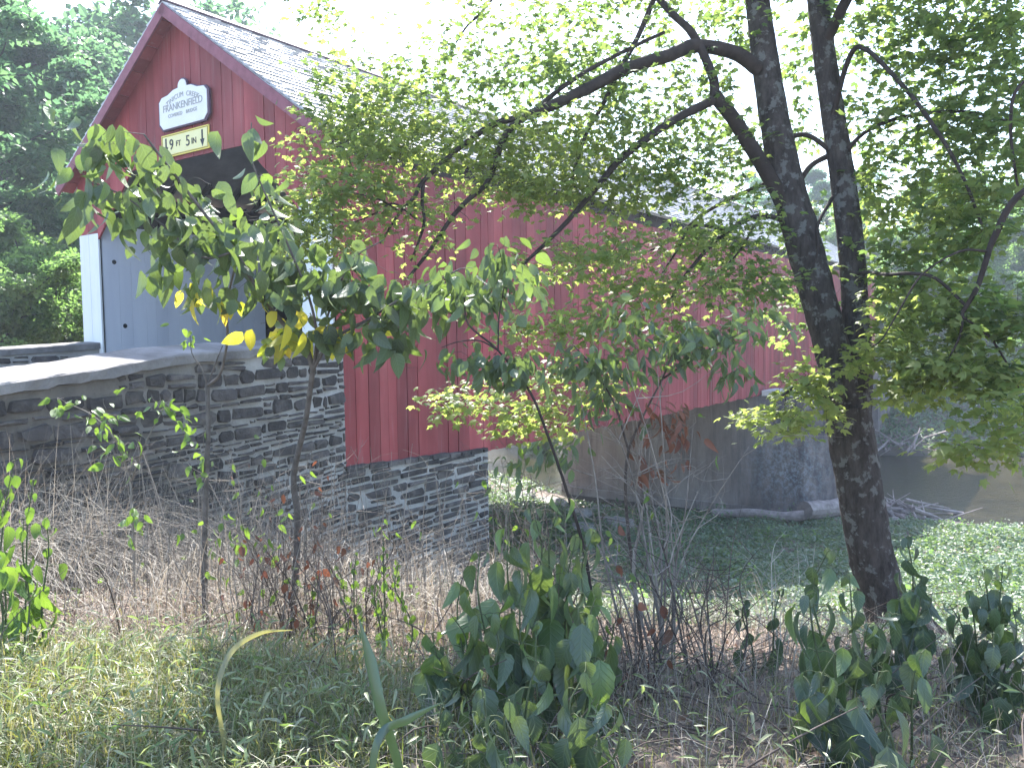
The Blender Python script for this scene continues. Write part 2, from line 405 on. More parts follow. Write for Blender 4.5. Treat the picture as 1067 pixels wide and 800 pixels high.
M['black'] = surf('black_paint', [(0.3, (0.02, 0.02, 0.025)), (0.7, (0.03, 0.03, 0.035))], 5, 0.5, 0)

# ground: litter, soil and moss
def groundmat():
    m, nt, p, out = new_mat('woodland_ground')
    n = noise(nt, 0.9, 8, 0.65)
    r = ramp(nt, [(0.3, (0.10, 0.085, 0.06)), (0.45, (0.16, 0.125, 0.10)), (0.6, (0.24, 0.18, 0.15)), (0.75, (0.12, 0.13, 0.06))])
    nt.links.new(n.outputs[0], r.inputs[0])
    n2 = noise(nt, 24, 8, 0.75)
    c = mix(nt, r.outputs[0], n2.outputs[0], 0.55, 'OVERLAY')
    # damp creek bed near the water line
    g = nt.nodes.new('ShaderNodeNewGeometry'); sp = nt.nodes.new('ShaderNodeSeparateXYZ'); nt.links.new(g.outputs['Position'], sp.inputs[0])
    mr = nt.nodes.new('ShaderNodeMapRange'); nt.links.new(sp.outputs[2], mr.inputs[0])
    mr.inputs['From Min'].default_value = 0.28; mr.inputs['From Max'].default_value = 0.0
    c = mix(nt, c, (0.07, 0.06, 0.05), mr.outputs[0])
    nt.links.new(c, p.inputs['Base Color']); p.inputs['Roughness'].default_value = 0.95
    bump(nt, p, n2.outputs[0], 0.8, 0.04)
    return m
M['ground'] = groundmat()

def watermat():
    m, nt, p, out = new_mat('creek_water')
    n = noise(nt, 0.5, 5, 0.6)
    r = ramp(nt, [(0.35, (0.016, 0.013, 0.008)), (0.65, (0.045, 0.036, 0.018))]); nt.links.new(n.outputs[0], r.inputs[0])
    nt.links.new(r.outputs[0], p.inputs['Base Color'])
    p.inputs['Roughness'].default_value = 0.06; p.inputs['IOR'].default_value = 1.33; p.inputs['Specular IOR Level'].default_value = 0.6
    n2 = noise(nt, 5.0, 7, 0.65, stretch=(0.7, 1, 1)); bump(nt, p, n2.outputs[0], 0.7, 0.05)
    return m
M['water'] = watermat()

# ------------------------------------------------------------------ bridge frame
LD = at(1131, 343, 100.0)[:2]; LD = LD / np.linalg.norm(LD)
U2 = LD; V2 = np.array([-U2[1], U2[0]])
PHI = math.atan2(U2[1], U2[0])
C0 = at(348, 300, 11.98)[:2]
BW, BL = 7.05, 37.5
RZ = lambda rel: rel + CZ

def to_local(x, y):
    dx, dy = x - C0[0], y - C0[1]
    return dx * U2[0] + dy * U2[1], dx * V2[0] + dy * V2[1]

def world(s, t, z=0.0):
    p = C0 + U2 * s + V2 * t
    return np.array([p[0], p[1], z])

# ------------------------------------------------------------------ terrain
CP = [-60, -30, -8, 0, 3, 6, 8, 10, 13, 17, 22, 27, 28.2, 30, 34, 42, 44, 45, 48, 53, 62, 80, 110, 160, 300, 700]
CQ = [0.5, -0.6, -1.3, -1.55, -1.68, -2.2, -2.85, -3.5, -4.35, -5.1, -5.7, -6.02, -6.25, -6.8, -7.1, -6.8, -6.25, -5.9, -4.7, -3.0, -1.0, 0.5, 2, 4, 8, 12]

def hsh(x, y):
    return (np.sin(x * 1.7 + 1.3 * np.sin(y * 0.9)) + np.sin(y * 2.1 + 0.7 * np.sin(x * 1.3)) + 0.6 * np.sin(x * 4.3 + y * 3.1) + 0.4 * np.sin(x * 7.9 - y * 6.7)) / 4

def ground(x, y):
    x = np.asarray(x, float); y = np.asarray(y, float)
    s, t = to_local(x, y)
    c = 0.278 * x + 0.96 * y
    c = c - 6.5 * sstep((5.0 - x) / 7.0) * sstep((y - 19) / 5) + 1.2 * np.sin(x * 0.12 + 1.0) * sstep((np.abs(x) - 12) / 10)
    z = np.interp(c, CP, CQ)
    rise = sstep((t - 7.6) / 5.0)
    tgt = np.clip(-0.7 + 0.05 * (t - 8), -1, 6)
    z = z + rise * np.maximum(tgt - z, 0) * sstep((6.0 - s) / 9.0)
    z = z + hsh(x, y) * 0.07 * sstep((y + 3) / 3)
    z = z + 0.9 * hsh(x * 0.13, y * 0.13) * sstep((np.hypot(x, y) - 45) / 30)
    return z + CZ

def axis(lo, hi, fine_lo, fine_hi, fine, growth=1.12):
    a = list(np.arange(fine_lo, fine_hi, fine))
    st = fine
    while a[-1] < hi: st *= growth; a.append(a[-1] + st)
    st = fine; b = [fine_lo]
    while b[-1] > lo: st *= growth; b.append(b[-1] - st)
    return np.array(b[:0:-1] + a)

xs = axis(-450, 450, -9, 20, 0.2); ys = axis(-450, 500, 1.0, 32, 0.2)
XX, YY = np.meshgrid(xs, ys)
ZZ = ground(XX, YY)
g = G()
nx, ny = len(xs), len(ys)
ii, jj = np.meshgrid(np.arange(ny - 1), np.arange(nx - 1), indexing='ij')
q = np.stack([ii * nx + jj, ii * nx + jj + 1, (ii + 1) * nx + jj + 1, (ii + 1) * nx + jj], -1).reshape(-1, 4)
g.add(np.stack([XX, YY, ZZ], -1).reshape(-1, 3), [q])
tag(g.build('ground', M['ground'], smooth=True), kind='structure')
g = G()
g.add([[-400, 15, 0], [400, 15, 0], [400, 90, 0], [-400, 90, 0]], [[0, 1, 2, 3]])
wt = tag(g.build('water', M['water']), kind='structure')

# ------------------------------------------------------------------ masonry
def rubble(L, topf, botf, seed, hmin=0.07, hmax=0.16, wmin=0.14, wmax=0.55, wav=0.03):
    """irregular coursed stones in wall coordinates: (a along, d outwards, h up)"""
    rg = np.random.default_rng(seed)
    V = []; F4 = []; FN = []
    n = 0
    h = -8.0
    while h < 2:
        hh = rg.uniform(hmin, hmax)
        a = -rg.uniform(0, 0.3)
        while a < L:
            w = rg.uniform(wmin, wmax) * (0.6 + hh / hmax * 0.6)
            a1 = min(a + w, L)
            a0 = max(a, 0)
            am = (a0 + a1) / 2
            wv = wav * math.sin(am * 1.3 + h * 0.7) + wav * 0.6 * math.sin(am * 3.7 + h * 2)
            lo = h + wv + rg.uniform(-.008, .008); hi = h + hh - rg.uniform(0.018, 0.034) + wv
            if a1 - a0 > 0.06 and lo > botf(am) - 0.1 and hi < topf(am) - 0.01:
                parts = [(lo, hi)]
                if hh > 0.12 and rg.random() < 0.3:
                    mid = (lo + hi) / 2 + rg.uniform(-.015, .015); parts = [(lo, mid - .012), (mid + .012, hi)]
                for (l0, h0) in parts:
                    g_ = rg.uniform(0.012, 0.028)
                    x0, x1 = a0 + g_ * 0.5, a1 - g_ * 0.5
                    cw, ch = (x1 - x0), (h0 - l0)
                    k = min(cw, ch) * rg.uniform(0.1, 0.32)
                    sk = rg.uniform(-0.3, 0.3) * ch
                    pts = np.array([[x0 + k, l0], [x1 - k, l0 + sk * .3], [x1, l0 + k], [x1, h0 - k], [x1 - k, h0], [x0 + k, h0 + sk], [x0, h0 - k], [x0, l0 + k]])
                    pts += rg.normal(0, 0.010, pts.shape)
                    cc = pts.mean(0)
                    d1 = rg.uniform(0.008, 0.045)
                    inner = cc + (pts - cc) * np.array([1 - 0.03 / cw, 1 - 0.025 / ch])
                    inner = cc + (pts - cc) * np.clip(np.array([1 - 0.035 / cw, 1 - 0.022 / ch]), 0.5, 1)
                    ti = rg.uniform(-0.12, 0.12, 2)
                    vo = np.column_stack([pts[:, 0], np.full(8, -0.02), pts[:, 1]])
                    vi = np.column_stack([inner[:, 0], d1 + (inner - cc) @ ti + rg.normal(0, .003, 8), inner[:, 1]])
                    V.append(np.vstack([vo, vi, [[cc[0], d1 + rg.uniform(0, .014), cc[1]]]]))
                    for i in range(8):
                        j = (i + 1) % 8
                        F4.append([n + i, n + j, n + 8 + j, n + 8 + i]); FN.append([n + 8 + i, n + 8 + j, n + 16])
                    n += 17
            a = a1 + 0.0
        h += hh
    return np.vstack(V), np.array(F4), np.array(FN)

def masonry_wall(root, A, B, topf, botf, seed, thick=0.5, mats=True, **kw):
    """A, B world xy of the outer face; outward = to the right of A->B when walking"""
    A = np.asarray(A, float); B = np.asarray(B, float)
    L = np.linalg.norm(B - A); d = (B - A) / L
    out = np.array([d[1], -d[0]])
    loc = np.array([root.location.x, root.location.y, root.location.z])
    def W(a, dd, h):
        p = A + np.outer(a, d) + np.outer(dd, out)
        return np.column_stack([p, h + CZ]) - loc
    V, f4, f3 = rubble(L, topf, botf, seed, **kw)
    g = G(); g.add(W(V[:, 0], V[:, 1], V[:, 2]), [f4, f3])
    st = g.build('stone_facing', M['stone'], root)
    g = G()
    a = np.linspace(0, L, 24)
    tp = np.array([topf(x) for x in a]); bt = np.array([botf(x) - 0.8 for x in a])
    n = len(a)
    VV = np.vstack([W(a, np.zeros(n), bt), W(a, np.zeros(n), tp), W(a, np.full(n, -thick), bt), W(a, np.full(n, -thick), tp)])
    i = np.arange(n - 1)
    f = np.vstack([np.column_stack([i, i + 1, n + i + 1, n + i]), np.column_stack([2 * n + i + 1, 2 * n + i, 3 * n + i, 3 * n + i + 1]),
                   np.column_stack([n + i, n + i + 1, 3 * n + i + 1, 3 * n + i]), [[0, n, 3 * n, 2 * n], [n - 1, 3 * n - 1, 4 * n - 1, 2 * n - 1]]])
    g.add(VV, [f])
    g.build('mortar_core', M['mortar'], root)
    return d, out, L, W

def coping(root, W, L, topf, width, thick, seed, tilt=0.08, over=0.05):
    rg = np.random.default_rng(seed)
    n = int(L / 0.12) + 2
    a = np.linspace(0, L, n)
    z = np.array([topf(x) for x in a])
    j = lambda s_: rg.normal(0, s_, n)
    prof = [(over, -thick + 0.0, .007), (over + 0.005, -0.015, .003), (over - 0.012, 0.0, .003), (-width * 0.5, tilt * 0.55, .003), (-width, tilt, .003), (-width - .01, tilt - .03, .003), (-width, -thick + tilt * .4, .004)]
    rows = [W(a, o_ + j(s_), z + dz + j(s_)) for (o_, dz, s_) in prof]
    V = np.vstack(rows); k = len(rows)
    f = []
    for r_ in range(k):
        for i in range(n - 1):
            f.append([r_ * n + i, r_ * n + i + 1, ((r_ + 1) % k) * n + i + 1, ((r_ + 1) % k) * n + i])
    g = G(); g.add(V, [f])
    for e in (0, n - 1):
        g.add(np.array([rows[r_][e] for r_ in range(k)]), [[list(range(k)) if e else list(range(k))[::-1]]])
    g.build('coping', M['cap'], root)

# near wing wall: runs back from the bridge corner towards the left of the picture
fl = R(12)
mu = -U2
wd = np.array([mu[0] * math.cos(fl) - mu[1] * math.sin(fl), mu[0] * math.sin(fl) + mu[1] * math.cos(fl)])
wn_out = np.array([-wd[1], wd[0]])      # outward (towards the camera side)
Ac = C0 - V2 * 0.10 + U2 * 0.05
WL = 11.0
Aw = Ac + wd * WL
TF = [0, 2, 3.3, 4.2, 5.1, 6.5, 9, 12]; TZ = [-.05, -.095, -.15, -.255, -.33, -.46, -.70, -1.0]
ctop = lambda t: float(np.interp(t, TF, TZ))
root = empty('wing_wall', (Aw[0], Aw[1], float(ground(Aw[0], Aw[1]))), 'long fieldstone wing wall with pale mortar and sunlit coping in the left foreground', 'stone wall')
gb = lambda a: float(ground(*(Aw - 0 + (-wd) * a))) - CZ - 0.3
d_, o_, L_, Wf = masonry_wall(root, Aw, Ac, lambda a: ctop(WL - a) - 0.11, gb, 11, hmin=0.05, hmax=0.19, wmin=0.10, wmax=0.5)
coping(root, Wf, WL, lambda a: ctop(WL - a), 0.56, 0.11, 5)

# far wing wall (other side of the road)
fl2 = -R(6)
wd2 = np.array([mu[0] * math.cos(fl2) - mu[1] * math.sin(fl2), mu[0] * math.sin(fl2) + mu[1] * math.cos(fl2)])
B0 = C0 + V2 * (BW - 0.55) - U2 * 0.02
B1 = B0 + wd2 * 12
root = empty('wing_wall', (B1[0], B1[1], RZ(-1.2)), 'low dark stone parapet across the road, left of the portal', 'stone wall')
far_top = lambda a: float(np.interp(12 - a, [0, 1.5, 5, 12], [0.0, -.08, -.3, -.7]))
_, _, _, Wg = masonry_wall(root, B1, B0, lambda a: far_top(a) - 0.12, lambda a: -1.3, 12, hmin=0.1, hmax=0.2)
coping(root, Wg, 12, far_top, 0.5, 0.12, 6, tilt=0.03)

# near abutment under the siding
root = empty('bridge_abutment', tuple(world(0, 0, RZ(-6.3))), 'rubble stone abutment with white mortar under the near end of the red bridge', 'abutment')
Aa = C0 - V2 * 0.12 + U2 * 0.02; Ab = Aa + U2 * 3.5
atop = lambda a: -1.93 - 0.035 * a
masonry_wall(root, Aa, Ab, lambda a: atop(a), lambda a: -6.3, 13, thick=BW + 0.2, hmin=0.09, hmax=0.17, wmin=0.2, wmax=0.7)
Ae = Ab + V2 * (BW + 0.2)
V_, f4, f3 = rubble(BW + 0.2, lambda a: -2.06, lambda a: -6.3, 14)
dV = V2
P = Ab + np.outer(V_[:, 0], dV) + np.outer(V_[:, 1], U2)
g = G(); g.add(np.column_stack([P, V_[:, 2] + CZ]) - np.array(root.location), [f4, f3])
g.build('stone_facing', M['stone'], root)
# bed stones on top edge
g = G()
a = 0.0
while a < 3.4:
    w = rng.uniform(0.25, 0.6); w = min(w, 3.5 - a)
    c = world(a + w / 2 + .02, -0.05, RZ(atop(a) + 0.005 + rng.uniform(-.01, .01)))
    g.box(c - np.array(root.location), (w - 0.03, 0.2, 0.07), np.array([[U2[0], U2[1], 0], [V2[0], V2[1], 0], [0, 0, 1]]), jit=0.007)
    a += w
g.build('bed_stones', M['stone'], root)

# ------------------------------------------------------------------ covered bridge
root = empty('covered_bridge', (C0[0], C0[1], RZ(-1.1)), 'long red board-sided covered bridge with grey shingle roof spanning the creek', 'covered bridge', rz=PHI)
RB = 1.1    # local z = rel + RB
SL = 0.69; HW = BW / 2
roof_z = lambda t: 5.60 - abs(t - HW) * SL      # rel height of the roof top surface

def siding(t, outd, seed):
    rg = np.random.default_rng(seed)
    g = G(); s = 0.0
    while s < BL:
        w = rg.uniform(0.17, 0.30); w = min(w, BL - s)
        top = 2.72 + rg.uniform(-.01, .01); bot = -2.09 + rg.uniform(-.015, .02)
        if s < 0.01: w = 0.16; bot -= 0.05
        dpt = rg.uniform(0, 0.012) + (0.02 if s < 0.01 else 0)
        gap = rg.choice([0.004, 0.009, 0.022], p=[.45, .35, .2])
        # boards in one to three lengths
        cuts = [bot, top]
        if rg.random() < 0.35: cuts.insert(1, rg.uniform(-0.5, 1.6))
        for c0, c1 in zip(cuts[:-1], cuts[1:]):
            g.box((s + w / 2, t + outd * (0.014 + dpt), (c0 + c1) / 2 + RB), (w - gap, 0.028, c1 - c0 - 0.006), jit=0.0012)
            if len(cuts) > 2: dpt += 0.004
        if rg.random() < 0.25:     # small knots / nail blocks
            pass
        s += w
    return g
siding(0, -1, 21).build('side_wall', M['red'], root)
siding(BW, 1, 22).build('side_wall', M['red'], root)
# backing planks so that gaps read dark
g = G()
for t, sg in ((0.02, 1), (BW - 0.02, -1)):
    g.box((BL / 2, t + sg * 0.02, (2.95 - 2.0) / 2 + RB), (BL - 0.1, 0.03, 4.95))
g.build('wall_backing', M['dark'], root)
# trusses: town lattice inside
g = G()
for t, sg in ((0.34, 1), (BW - 0.34, -1)):
    s = -1.0
    while s < BL:
        for dr in (1, -1):
            x0, x1 = s, s + 3.4
            z0, z1 = (-1.9, 2.9) if dr > 0 else (2.9, -1.9)
            ln = math.hypot(x1 - x0, z1 - z0); ax = np.array([(x1 - x0) / ln, 0, (z1 - z0) / ln]); az = np.array([-ax[2], 0, ax[0]])
            if x0 > 0.1 and x1 < BL - 0.1:
                g.box(((x0 + x1) / 2, t + sg * (0.04 if dr > 0 else 0.11), (z0 + z1) / 2 + RB), (ln, 0.07, 0.26), [ax, [0, 1, 0], az])
        s += 1.1
    for z in (-1.75, -0.7, 1.9, 2.75):
        g.box((BL / 2, t + sg * 0.19, z + RB), (BL - 0.3, 0.08, 0.28))
g.build('lattice_truss', M['dark'], root)
# white boarded shelter panels just inside the portals
g = G()
for t in (0.55, BW - 0.62):
    for s0 in (0.06, BL - 3.6):
        g = G(); s = s0
        while s < s0 + 3.5:
            w = rng.uniform(0.2, 0.32); g.box((s + w / 2, t, (2.25 - 1.1) / 2 + RB + rng.uniform(-.005, .005)), (w - 0.003, 0.03 + rng.uniform(0, .004), 3.33)); s += w
        pn = g.build('shelter_panel', M['inner'], root)
        if t > HW and s0 < 1: panel0 = pn
g = G()
for (s, z) in ((0.28, 1.55), (0.45, 0.32)):
    g = G()
    for k in range(12):
        a0, a1 = k / 12 * 2 * math.pi, (k + 1) / 12 * 2 * math.pi
        g.add([[s, BW - 0.66, z + RB], [s + .045 * math.cos(a0), BW - 0.645, z + RB + .045 * math.sin(a0)], [s + .045 * math.cos(a1), BW - 0.645, z + RB + .045 * math.sin(a1)]], [[0, 1, 2]])
    g.build('bolt_head', M['black'], panel0)
# deck and floor beams
g = G()
s = 0.0
while s < BL:
    g.box((s + 0.11, HW, -0.04 + rng.uniform(-.004, .004)), (0.215, BW - 0.7, 0.08)); s += 0.22
g.build('deck', M['dark'], root)
g = G()
s = 0.6
while s < BL:
    g.box((s, HW, -0.30), (0.28, BW - 0.16, 0.40)); s += 1.3
for t in (1.5, 2.8, 4.3, 5.6): g.box((BL / 2, t, -0.095), (BL - 0.2, 0.12, 0.02))
g.build('floor_beam', M['dark'], root)
# portal walls
def portal(s, outd, name):
    rg = np.random.default_rng(31)
    gr = G(); gws = [G(), G()]
    t = 0.0
    def opening(t):
        tt = min(t, BW - t)
        if tt < 0.68: return None
        if tt < 1.9: return 1.95 + (tt - 0.68) * (3.08 - 1.95) / 1.22
        return 3.08
    edges = [0.0]
    for brk in (0.34, 0.68, 1.9, HW, BW - 1.9, BW - 0.68, BW - 0.34, BW):
        n = max(1, round((brk - edges[-1]) / 0.27)); a = edges[-1]
        for k in range(1, n + 1): edges.append(a + (brk - a) * k / n)
    for t0, t1 in zip(edges[:-1], edges[1:]):
        e = 0.0025 + rg.uniform(0, .003); a, b = t0 + e, t1 - e
        m_ = (a + b) / 2
        d0 = rg.uniform(0, .010)
        def slab(gx, a, b, za, zb, ta, tb, extra=0.0):
            x0 = s + outd * (0.0 + extra); x1 = s + outd * (0.03 + d0 + extra)
            V = [[x0, a, za + RB], [x0, b, zb + RB], [x0, b, tb + RB], [x0, a, ta + RB], [x1, a, za + RB], [x1, b, zb + RB], [x1, b, tb + RB], [x1, a, ta + RB]]
            gx.add(V, [[0, 1, 2, 3], [7, 6, 5, 4], [0, 4, 5, 1], [1, 5, 6, 2], [2, 6, 7, 3], [3, 7, 4, 0]])
        ta, tb = roof_z(a) - 0.12, roof_z(b) - 0.12
        o = opening(m_)
        if o is None:
            slab(gws[int(m_ > HW)], a, b, -1.95, -1.95, 2.07, 2.07)
            slab(gr, a, b, 2.075, 2.075, ta, tb)
        else:
            slab(gr, a, b, opening(a + 1e-6) or 1.95, opening(b - 1e-6) or 1.95, ta, tb)
    gr.build(name, M['red'], root)
    for gw in gws: gw.build('jamb_boards', M['white'], root)
portal(0.0, -1, 'portal_wall')
portal(BL, 1, 'portal_wall')
# roof
OV = 0.33; EO = 0.25
def roof():
    g = G()
    cs = math.cos(math.atan(SL)); sn = math.sin(math.atan(SL))
    S0, S1 = -OV, BL + OV
    LN = (HW + EO) / cs
    for side in (0, 1):
        down = np.array([0, -1.0 if side == 0 else 1.0, 0]) * cs + np.array([0, 0, -sn])
        nrm = np.array([0, -sn if side == 0 else sn, cs])
        o = np.array([0, HW, 5.60 + RB])
        g.box(o + down * LN / 2 + np.array([BL / 2, 0, 0]) - nrm * 0.05, (S1 - S0 - 0.02, LN - 0.02, 0.03), [[1, 0, 0], down, nrm])
        # shingles: wedge boxes, row by row
        rows = 25; ex = LN / rows
        Vs = []; n = 0
        for r in range(rows + 1):
            y1 = (r + 1) * ex + 0.02 if r < rows else LN + .02
            y0 = y1 - ex * 1.6
            s = S0 - rng.uniform(0, .1)
            wl = []
            while s < S1:
                w = rng.uniform(0.10, 0.24); wl.append((max(s, S0), min(s + w - 0.006, S1))); s += w
            for a, b in wl:
                if b - a < .02: continue
                th = 0.030 + rng.uniform(0, .016); yy = y1 + rng.uniform(-.014, .014); y0c = max(y0, 0)
                base = -0.03
                for (y, z0, z1) in ((y0c, base, base + 0.006), (yy, base + .018, base + .018 + th)):
                    for x in (a, b):
                        Vs.append(o + down * y + nrm * z0 + np.array([x, 0, 0])); Vs.append(o + down * y + nrm * z1 + np.array([x, 0, 0]))
                n += 1
        Vs = np.array(Vs)
        f = np.array([[1, 3, 7, 5], [4, 5, 7, 6], [0, 1, 5, 4], [2, 6, 7, 3]])
        allf = (f[None] + 8 * np.arange(n)[:, None, None]).reshape(-1, 4)
        g.add(Vs, [allf])
    return g
rf = roof().build('roof', M['shingle'], root)
g = G()
g.box((BL / 2, HW - .06, 5.605 + RB), (BL + 2 * OV, 0.16, 0.03), [[1, 0, 0], [0, math.cos(.64), math.sin(.64)], [0, -math.sin(.64), math.cos(.64)]])
g.box((BL / 2, HW + .06, 5.605 + RB), (BL + 2 * OV, 0.16, 0.03), [[1, 0, 0], [0, math.cos(-.64), math.sin(-.64)], [0, -math.sin(-.64), math.cos(-.64)]])
g.build('ridge_cap', M['ridge'], rf)
for s in (-OV, BL + OV):
    for side in (-1, 1):
        g = G()
        cs = math.cos(math.atan(SL)); sn = math.sin(math.atan(SL)); LN = (HW + EO) / cs
        down = np.array([0, side * cs, -sn]); nrm = np.array([0, side * sn, cs])
        g.box(np.array([s, HW, 5.60 + RB]) + down * (LN / 2 + .01) - nrm * 0.13, (0.035, LN - 0.03, 0.17), [[1, 0, 0], down, nrm])
        g.build('barge_board', M['trim'], rf)
        g = G()
        for k in range(16):   # soffit boards under the overhang
            g.box(np.array([s + (0.165 if s < 0 else -0.165), HW, 5.60 + RB]) + down * (LN * (k + 0.5) / 16) - nrm * (0.09 + 0.006 * (k % 2)), (0.28, LN / 16 - 0.012, 0.02), [[1, 0, 0], down, nrm])
        g.build('soffit', M['red'], rf)
g = G()
s = 0.3
while s < BL:
    for side in (-1, 1):
        c = HW + side * (HW + 0.12)
        down = np.array([0, side * cs, -sn]); nrm = np.array([0, side * sn, cs])
        g.box(np.array([s, HW, 5.60 + RB]) + down * (LN - 0.45) - nrm * 0.16, (0.08, 0.8, 0.13), [[1, 0, 0], down, nrm])
    s += 0.75
for t in (0.1, BW - 0.1): g.box((BL / 2, t, 2.86 + RB), (BL - 0.2, 0.14, 0.2))
g.build('rafter_tails', M['dark'], rf)

# far abutment
root = empty('bridge_abutment', tuple(world(BL - 1.5, 0, RZ(-6.4))), 'concrete abutment carrying the far end of the red bridge beyond the creek', 'abutment', rz=PHI)
g = G(); g.box((3.0, HW, 2.1), (4.0, BW + 0.6, 4.4)); g.build('bearing_wall', M['concrete'], root)
# pier
root = empty('bridge_pier', tuple(world(0, 0, RZ(-6.9))), 'stained brown concrete pier with pointed nose standing under the bridge middle', 'bridge pier', rz=PHI)
g = G()
N_ = 6.9
poly = [(19.0, BW + 0.15), (19.0, -1.5), (19.62, -2.5), (20.25, -1.5), (20.25, BW + 0.15), (19.62, BW + 1.1)]
zz = np.linspace(0.0, 4.92, 6)
g.prism(poly, (0, 0, 0), (1, 0, 0), (0, 1, 0), (0, 0, 1), 4.80)
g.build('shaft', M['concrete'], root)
g = G()
poly2 = [(18.94, -0.12), (18.94, -1.53), (19.62, -2.6), (20.31, -1.53), (20.31, -0.12)]
g.prism(poly2, (0, 0, 4.80), (1, 0, 0), (0, 1, 0), (0, 0, 1), 0.18)
g.build('cap', M['capwhite'], root)
g = G()
poly3 = [(18.9, BW + .3), (18.9, -1.6), (19.62, -2.75), (20.35, -1.6), (20.35, BW + .3), (19.62, BW + 1.2)]
g.prism(poly3, (0, 0, 0), (1, 0, 0), (0, 1, 0), (0, 0, 1), 1.0)
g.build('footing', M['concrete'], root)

# road on the approach and beyond
g = G()
a0, a1 = C0 + V2 * 0.6, C0 + V2 * (BW - 0.6)
p = [a0 - U2 * 0.05, a1 - U2 * 0.05]
for k in range(1, 9):
    p += [Ac + wd * k * 1.3 - wn_out * 0.5 * 0 + (-wn_out) * 0.56 , B0 + wd2 * k * 1.45 + V2 * 0.02]
top = [np.append(v, RZ(-1.1)) for v in p]; bot = [np.append(v, RZ(-3.2)) for v in p]
n = len(top)
V = np.array(top + bot)
f = []
for k in range(0, n - 2, 2):
    f += [[k, k + 1, k + 3, k + 2], [n + k, n + k + 2, n + k + 3, n + k + 1], [k, k + 2, n + k + 2, n + k], [k + 1, n + k + 1, n + k + 3, k + 3]]
f += [[0, n, n + 1, 1], [n - 2, n - 1, 2 * n - 1, 2 * n - 2]]
g.add(V, [f])
tag(g.build('road', M['road']), kind='structure')
g = G()
e0, e1 = world(BL + 0.05, 0.6, RZ(-1.1)), world(BL + 0.05, BW - 0.6, RZ(-1.1))
e2, e3 = world(BL + 25, BW - 0.6, RZ(-1.0)), world(BL + 25, 0.6, RZ(-1.0))
g.add([e0, e1, e2, e3] + [v - np.array([0, 0, 5]) for v in (e0, e1, e2, e3)], [[0, 3, 2, 1], [0, 4, 7, 3], [1, 2, 6, 5], [0, 1, 5, 4]])
tag(g.build('road', M['road']), kind='structure')

# ------------------------------------------------------------------ signs on the portal
def text_mesh(txt, size, name, mat, parent, loc, bend=None, depth=0.004, spacing=1.0, x0=0.0):
    cu = bpy.data.curves.new('t', 'FONT'); cu.body = txt; cu.size = size; cu.align_x = 'CENTER'; cu.align_y = 'CENTER'
    cu.extrude = depth; cu.space_character = spacing
    to = bpy.data.objects.new('t', cu); COL.objects.link(to)
    dg = bpy.context.evaluated_depsgraph_get()
    me = bpy.data.meshes.new_from_object(to.evaluated_get(dg))
    bpy.data.objects.remove(to); bpy.data.curves.remove(cu)
    me.name = name; me.materials.clear(); me.materials.append(mat)
    # text x -> -v direction (local +x of the sign), y -> up
    for v in me.vertices:
        x, y, z = v.co
        x += x0
        if bend:
            a = x / bend; x, y = (bend + y) * math.sin(a), (bend + y) * math.cos(a) - bend
        v.co = (x, -z, y)
    o = bpy.data.objects.new(name, me); COL.objects.link(o); o.parent = parent; o.location = loc
    return o

def arr(v): return tuple(float(x) for x in v)
SR = math.atan2(-V2[1], -V2[0])       # sign local +x points along -V2 (to the right as read)
p = world(-0.075, 3.39, RZ(3.60))
sg = empty('bridge_sign', arr(p), 'white bridge name board with arched top and clipped corners on the red gable', 'sign', rz=SR)
def board(sc, lift=0.0):
    w, h = 0.68 * sc, 0.0
    pts = [(-0.58, 0.0), (0.58, 0.0), (0.68, 0.10), (0.68, 0.47), (0.60, 0.54), (0.42, 0.56), (0.26, 0.62), (0.14, 0.63)]
    for k in range(9):
        a = -0.15 + (math.pi + 0.3) * k / 8; pts.append((0.12 * math.cos(a), 0.65 + 0.11 * math.sin(a)))
    pts += [(-0.14, 0.63), (-0.26, 0.62), (-0.42, 0.56), (-0.60, 0.54), (-0.68, 0.47), (-0.68, 0.10)]
    c = np.array([0, 0.36]); return (np.array(pts) - c) * sc + c
g = G(); g.prism(board(1.05), (0, 0, 0), (1, 0, 0), (0, 0, 1), (0, -1, 0), 0.03); g.build('sign_border', M['signframe'], sg)
g = G(); g.prism(board(0.985), (0, -0.032, 0), (1, 0, 0), (0, 0, 1), (0, -1, 0), 0.012); sp_ = g.build('sign_panel', M['signwhite'], sg)
text_mesh('TINICUM', 0.115, 'lettering', M['signink'], sp_, (0, -0.046, 0.50), bend=1.0, spacing=1.1, x0=-0.21)
text_mesh('CREEK', 0.115, 'lettering', M['signink'], sp_, (0, -0.046, 0.50), bend=1.0, spacing=1.1, x0=0.30)
text_mesh('FRANKENFIELD', 0.165, 'lettering', M['signink'], sp_, (0, -0.046, 0.335), spacing=0.98)
text_mesh('COVERED', 0.085, 'lettering', M['signink'], sp_, (-0.21, -0.046, 0.20), spacing=1.1)
text_mesh('BRIDGE', 0.085, 'lettering', M['signink'], sp_, (0.25, -0.046, 0.20), spacing=1.1)

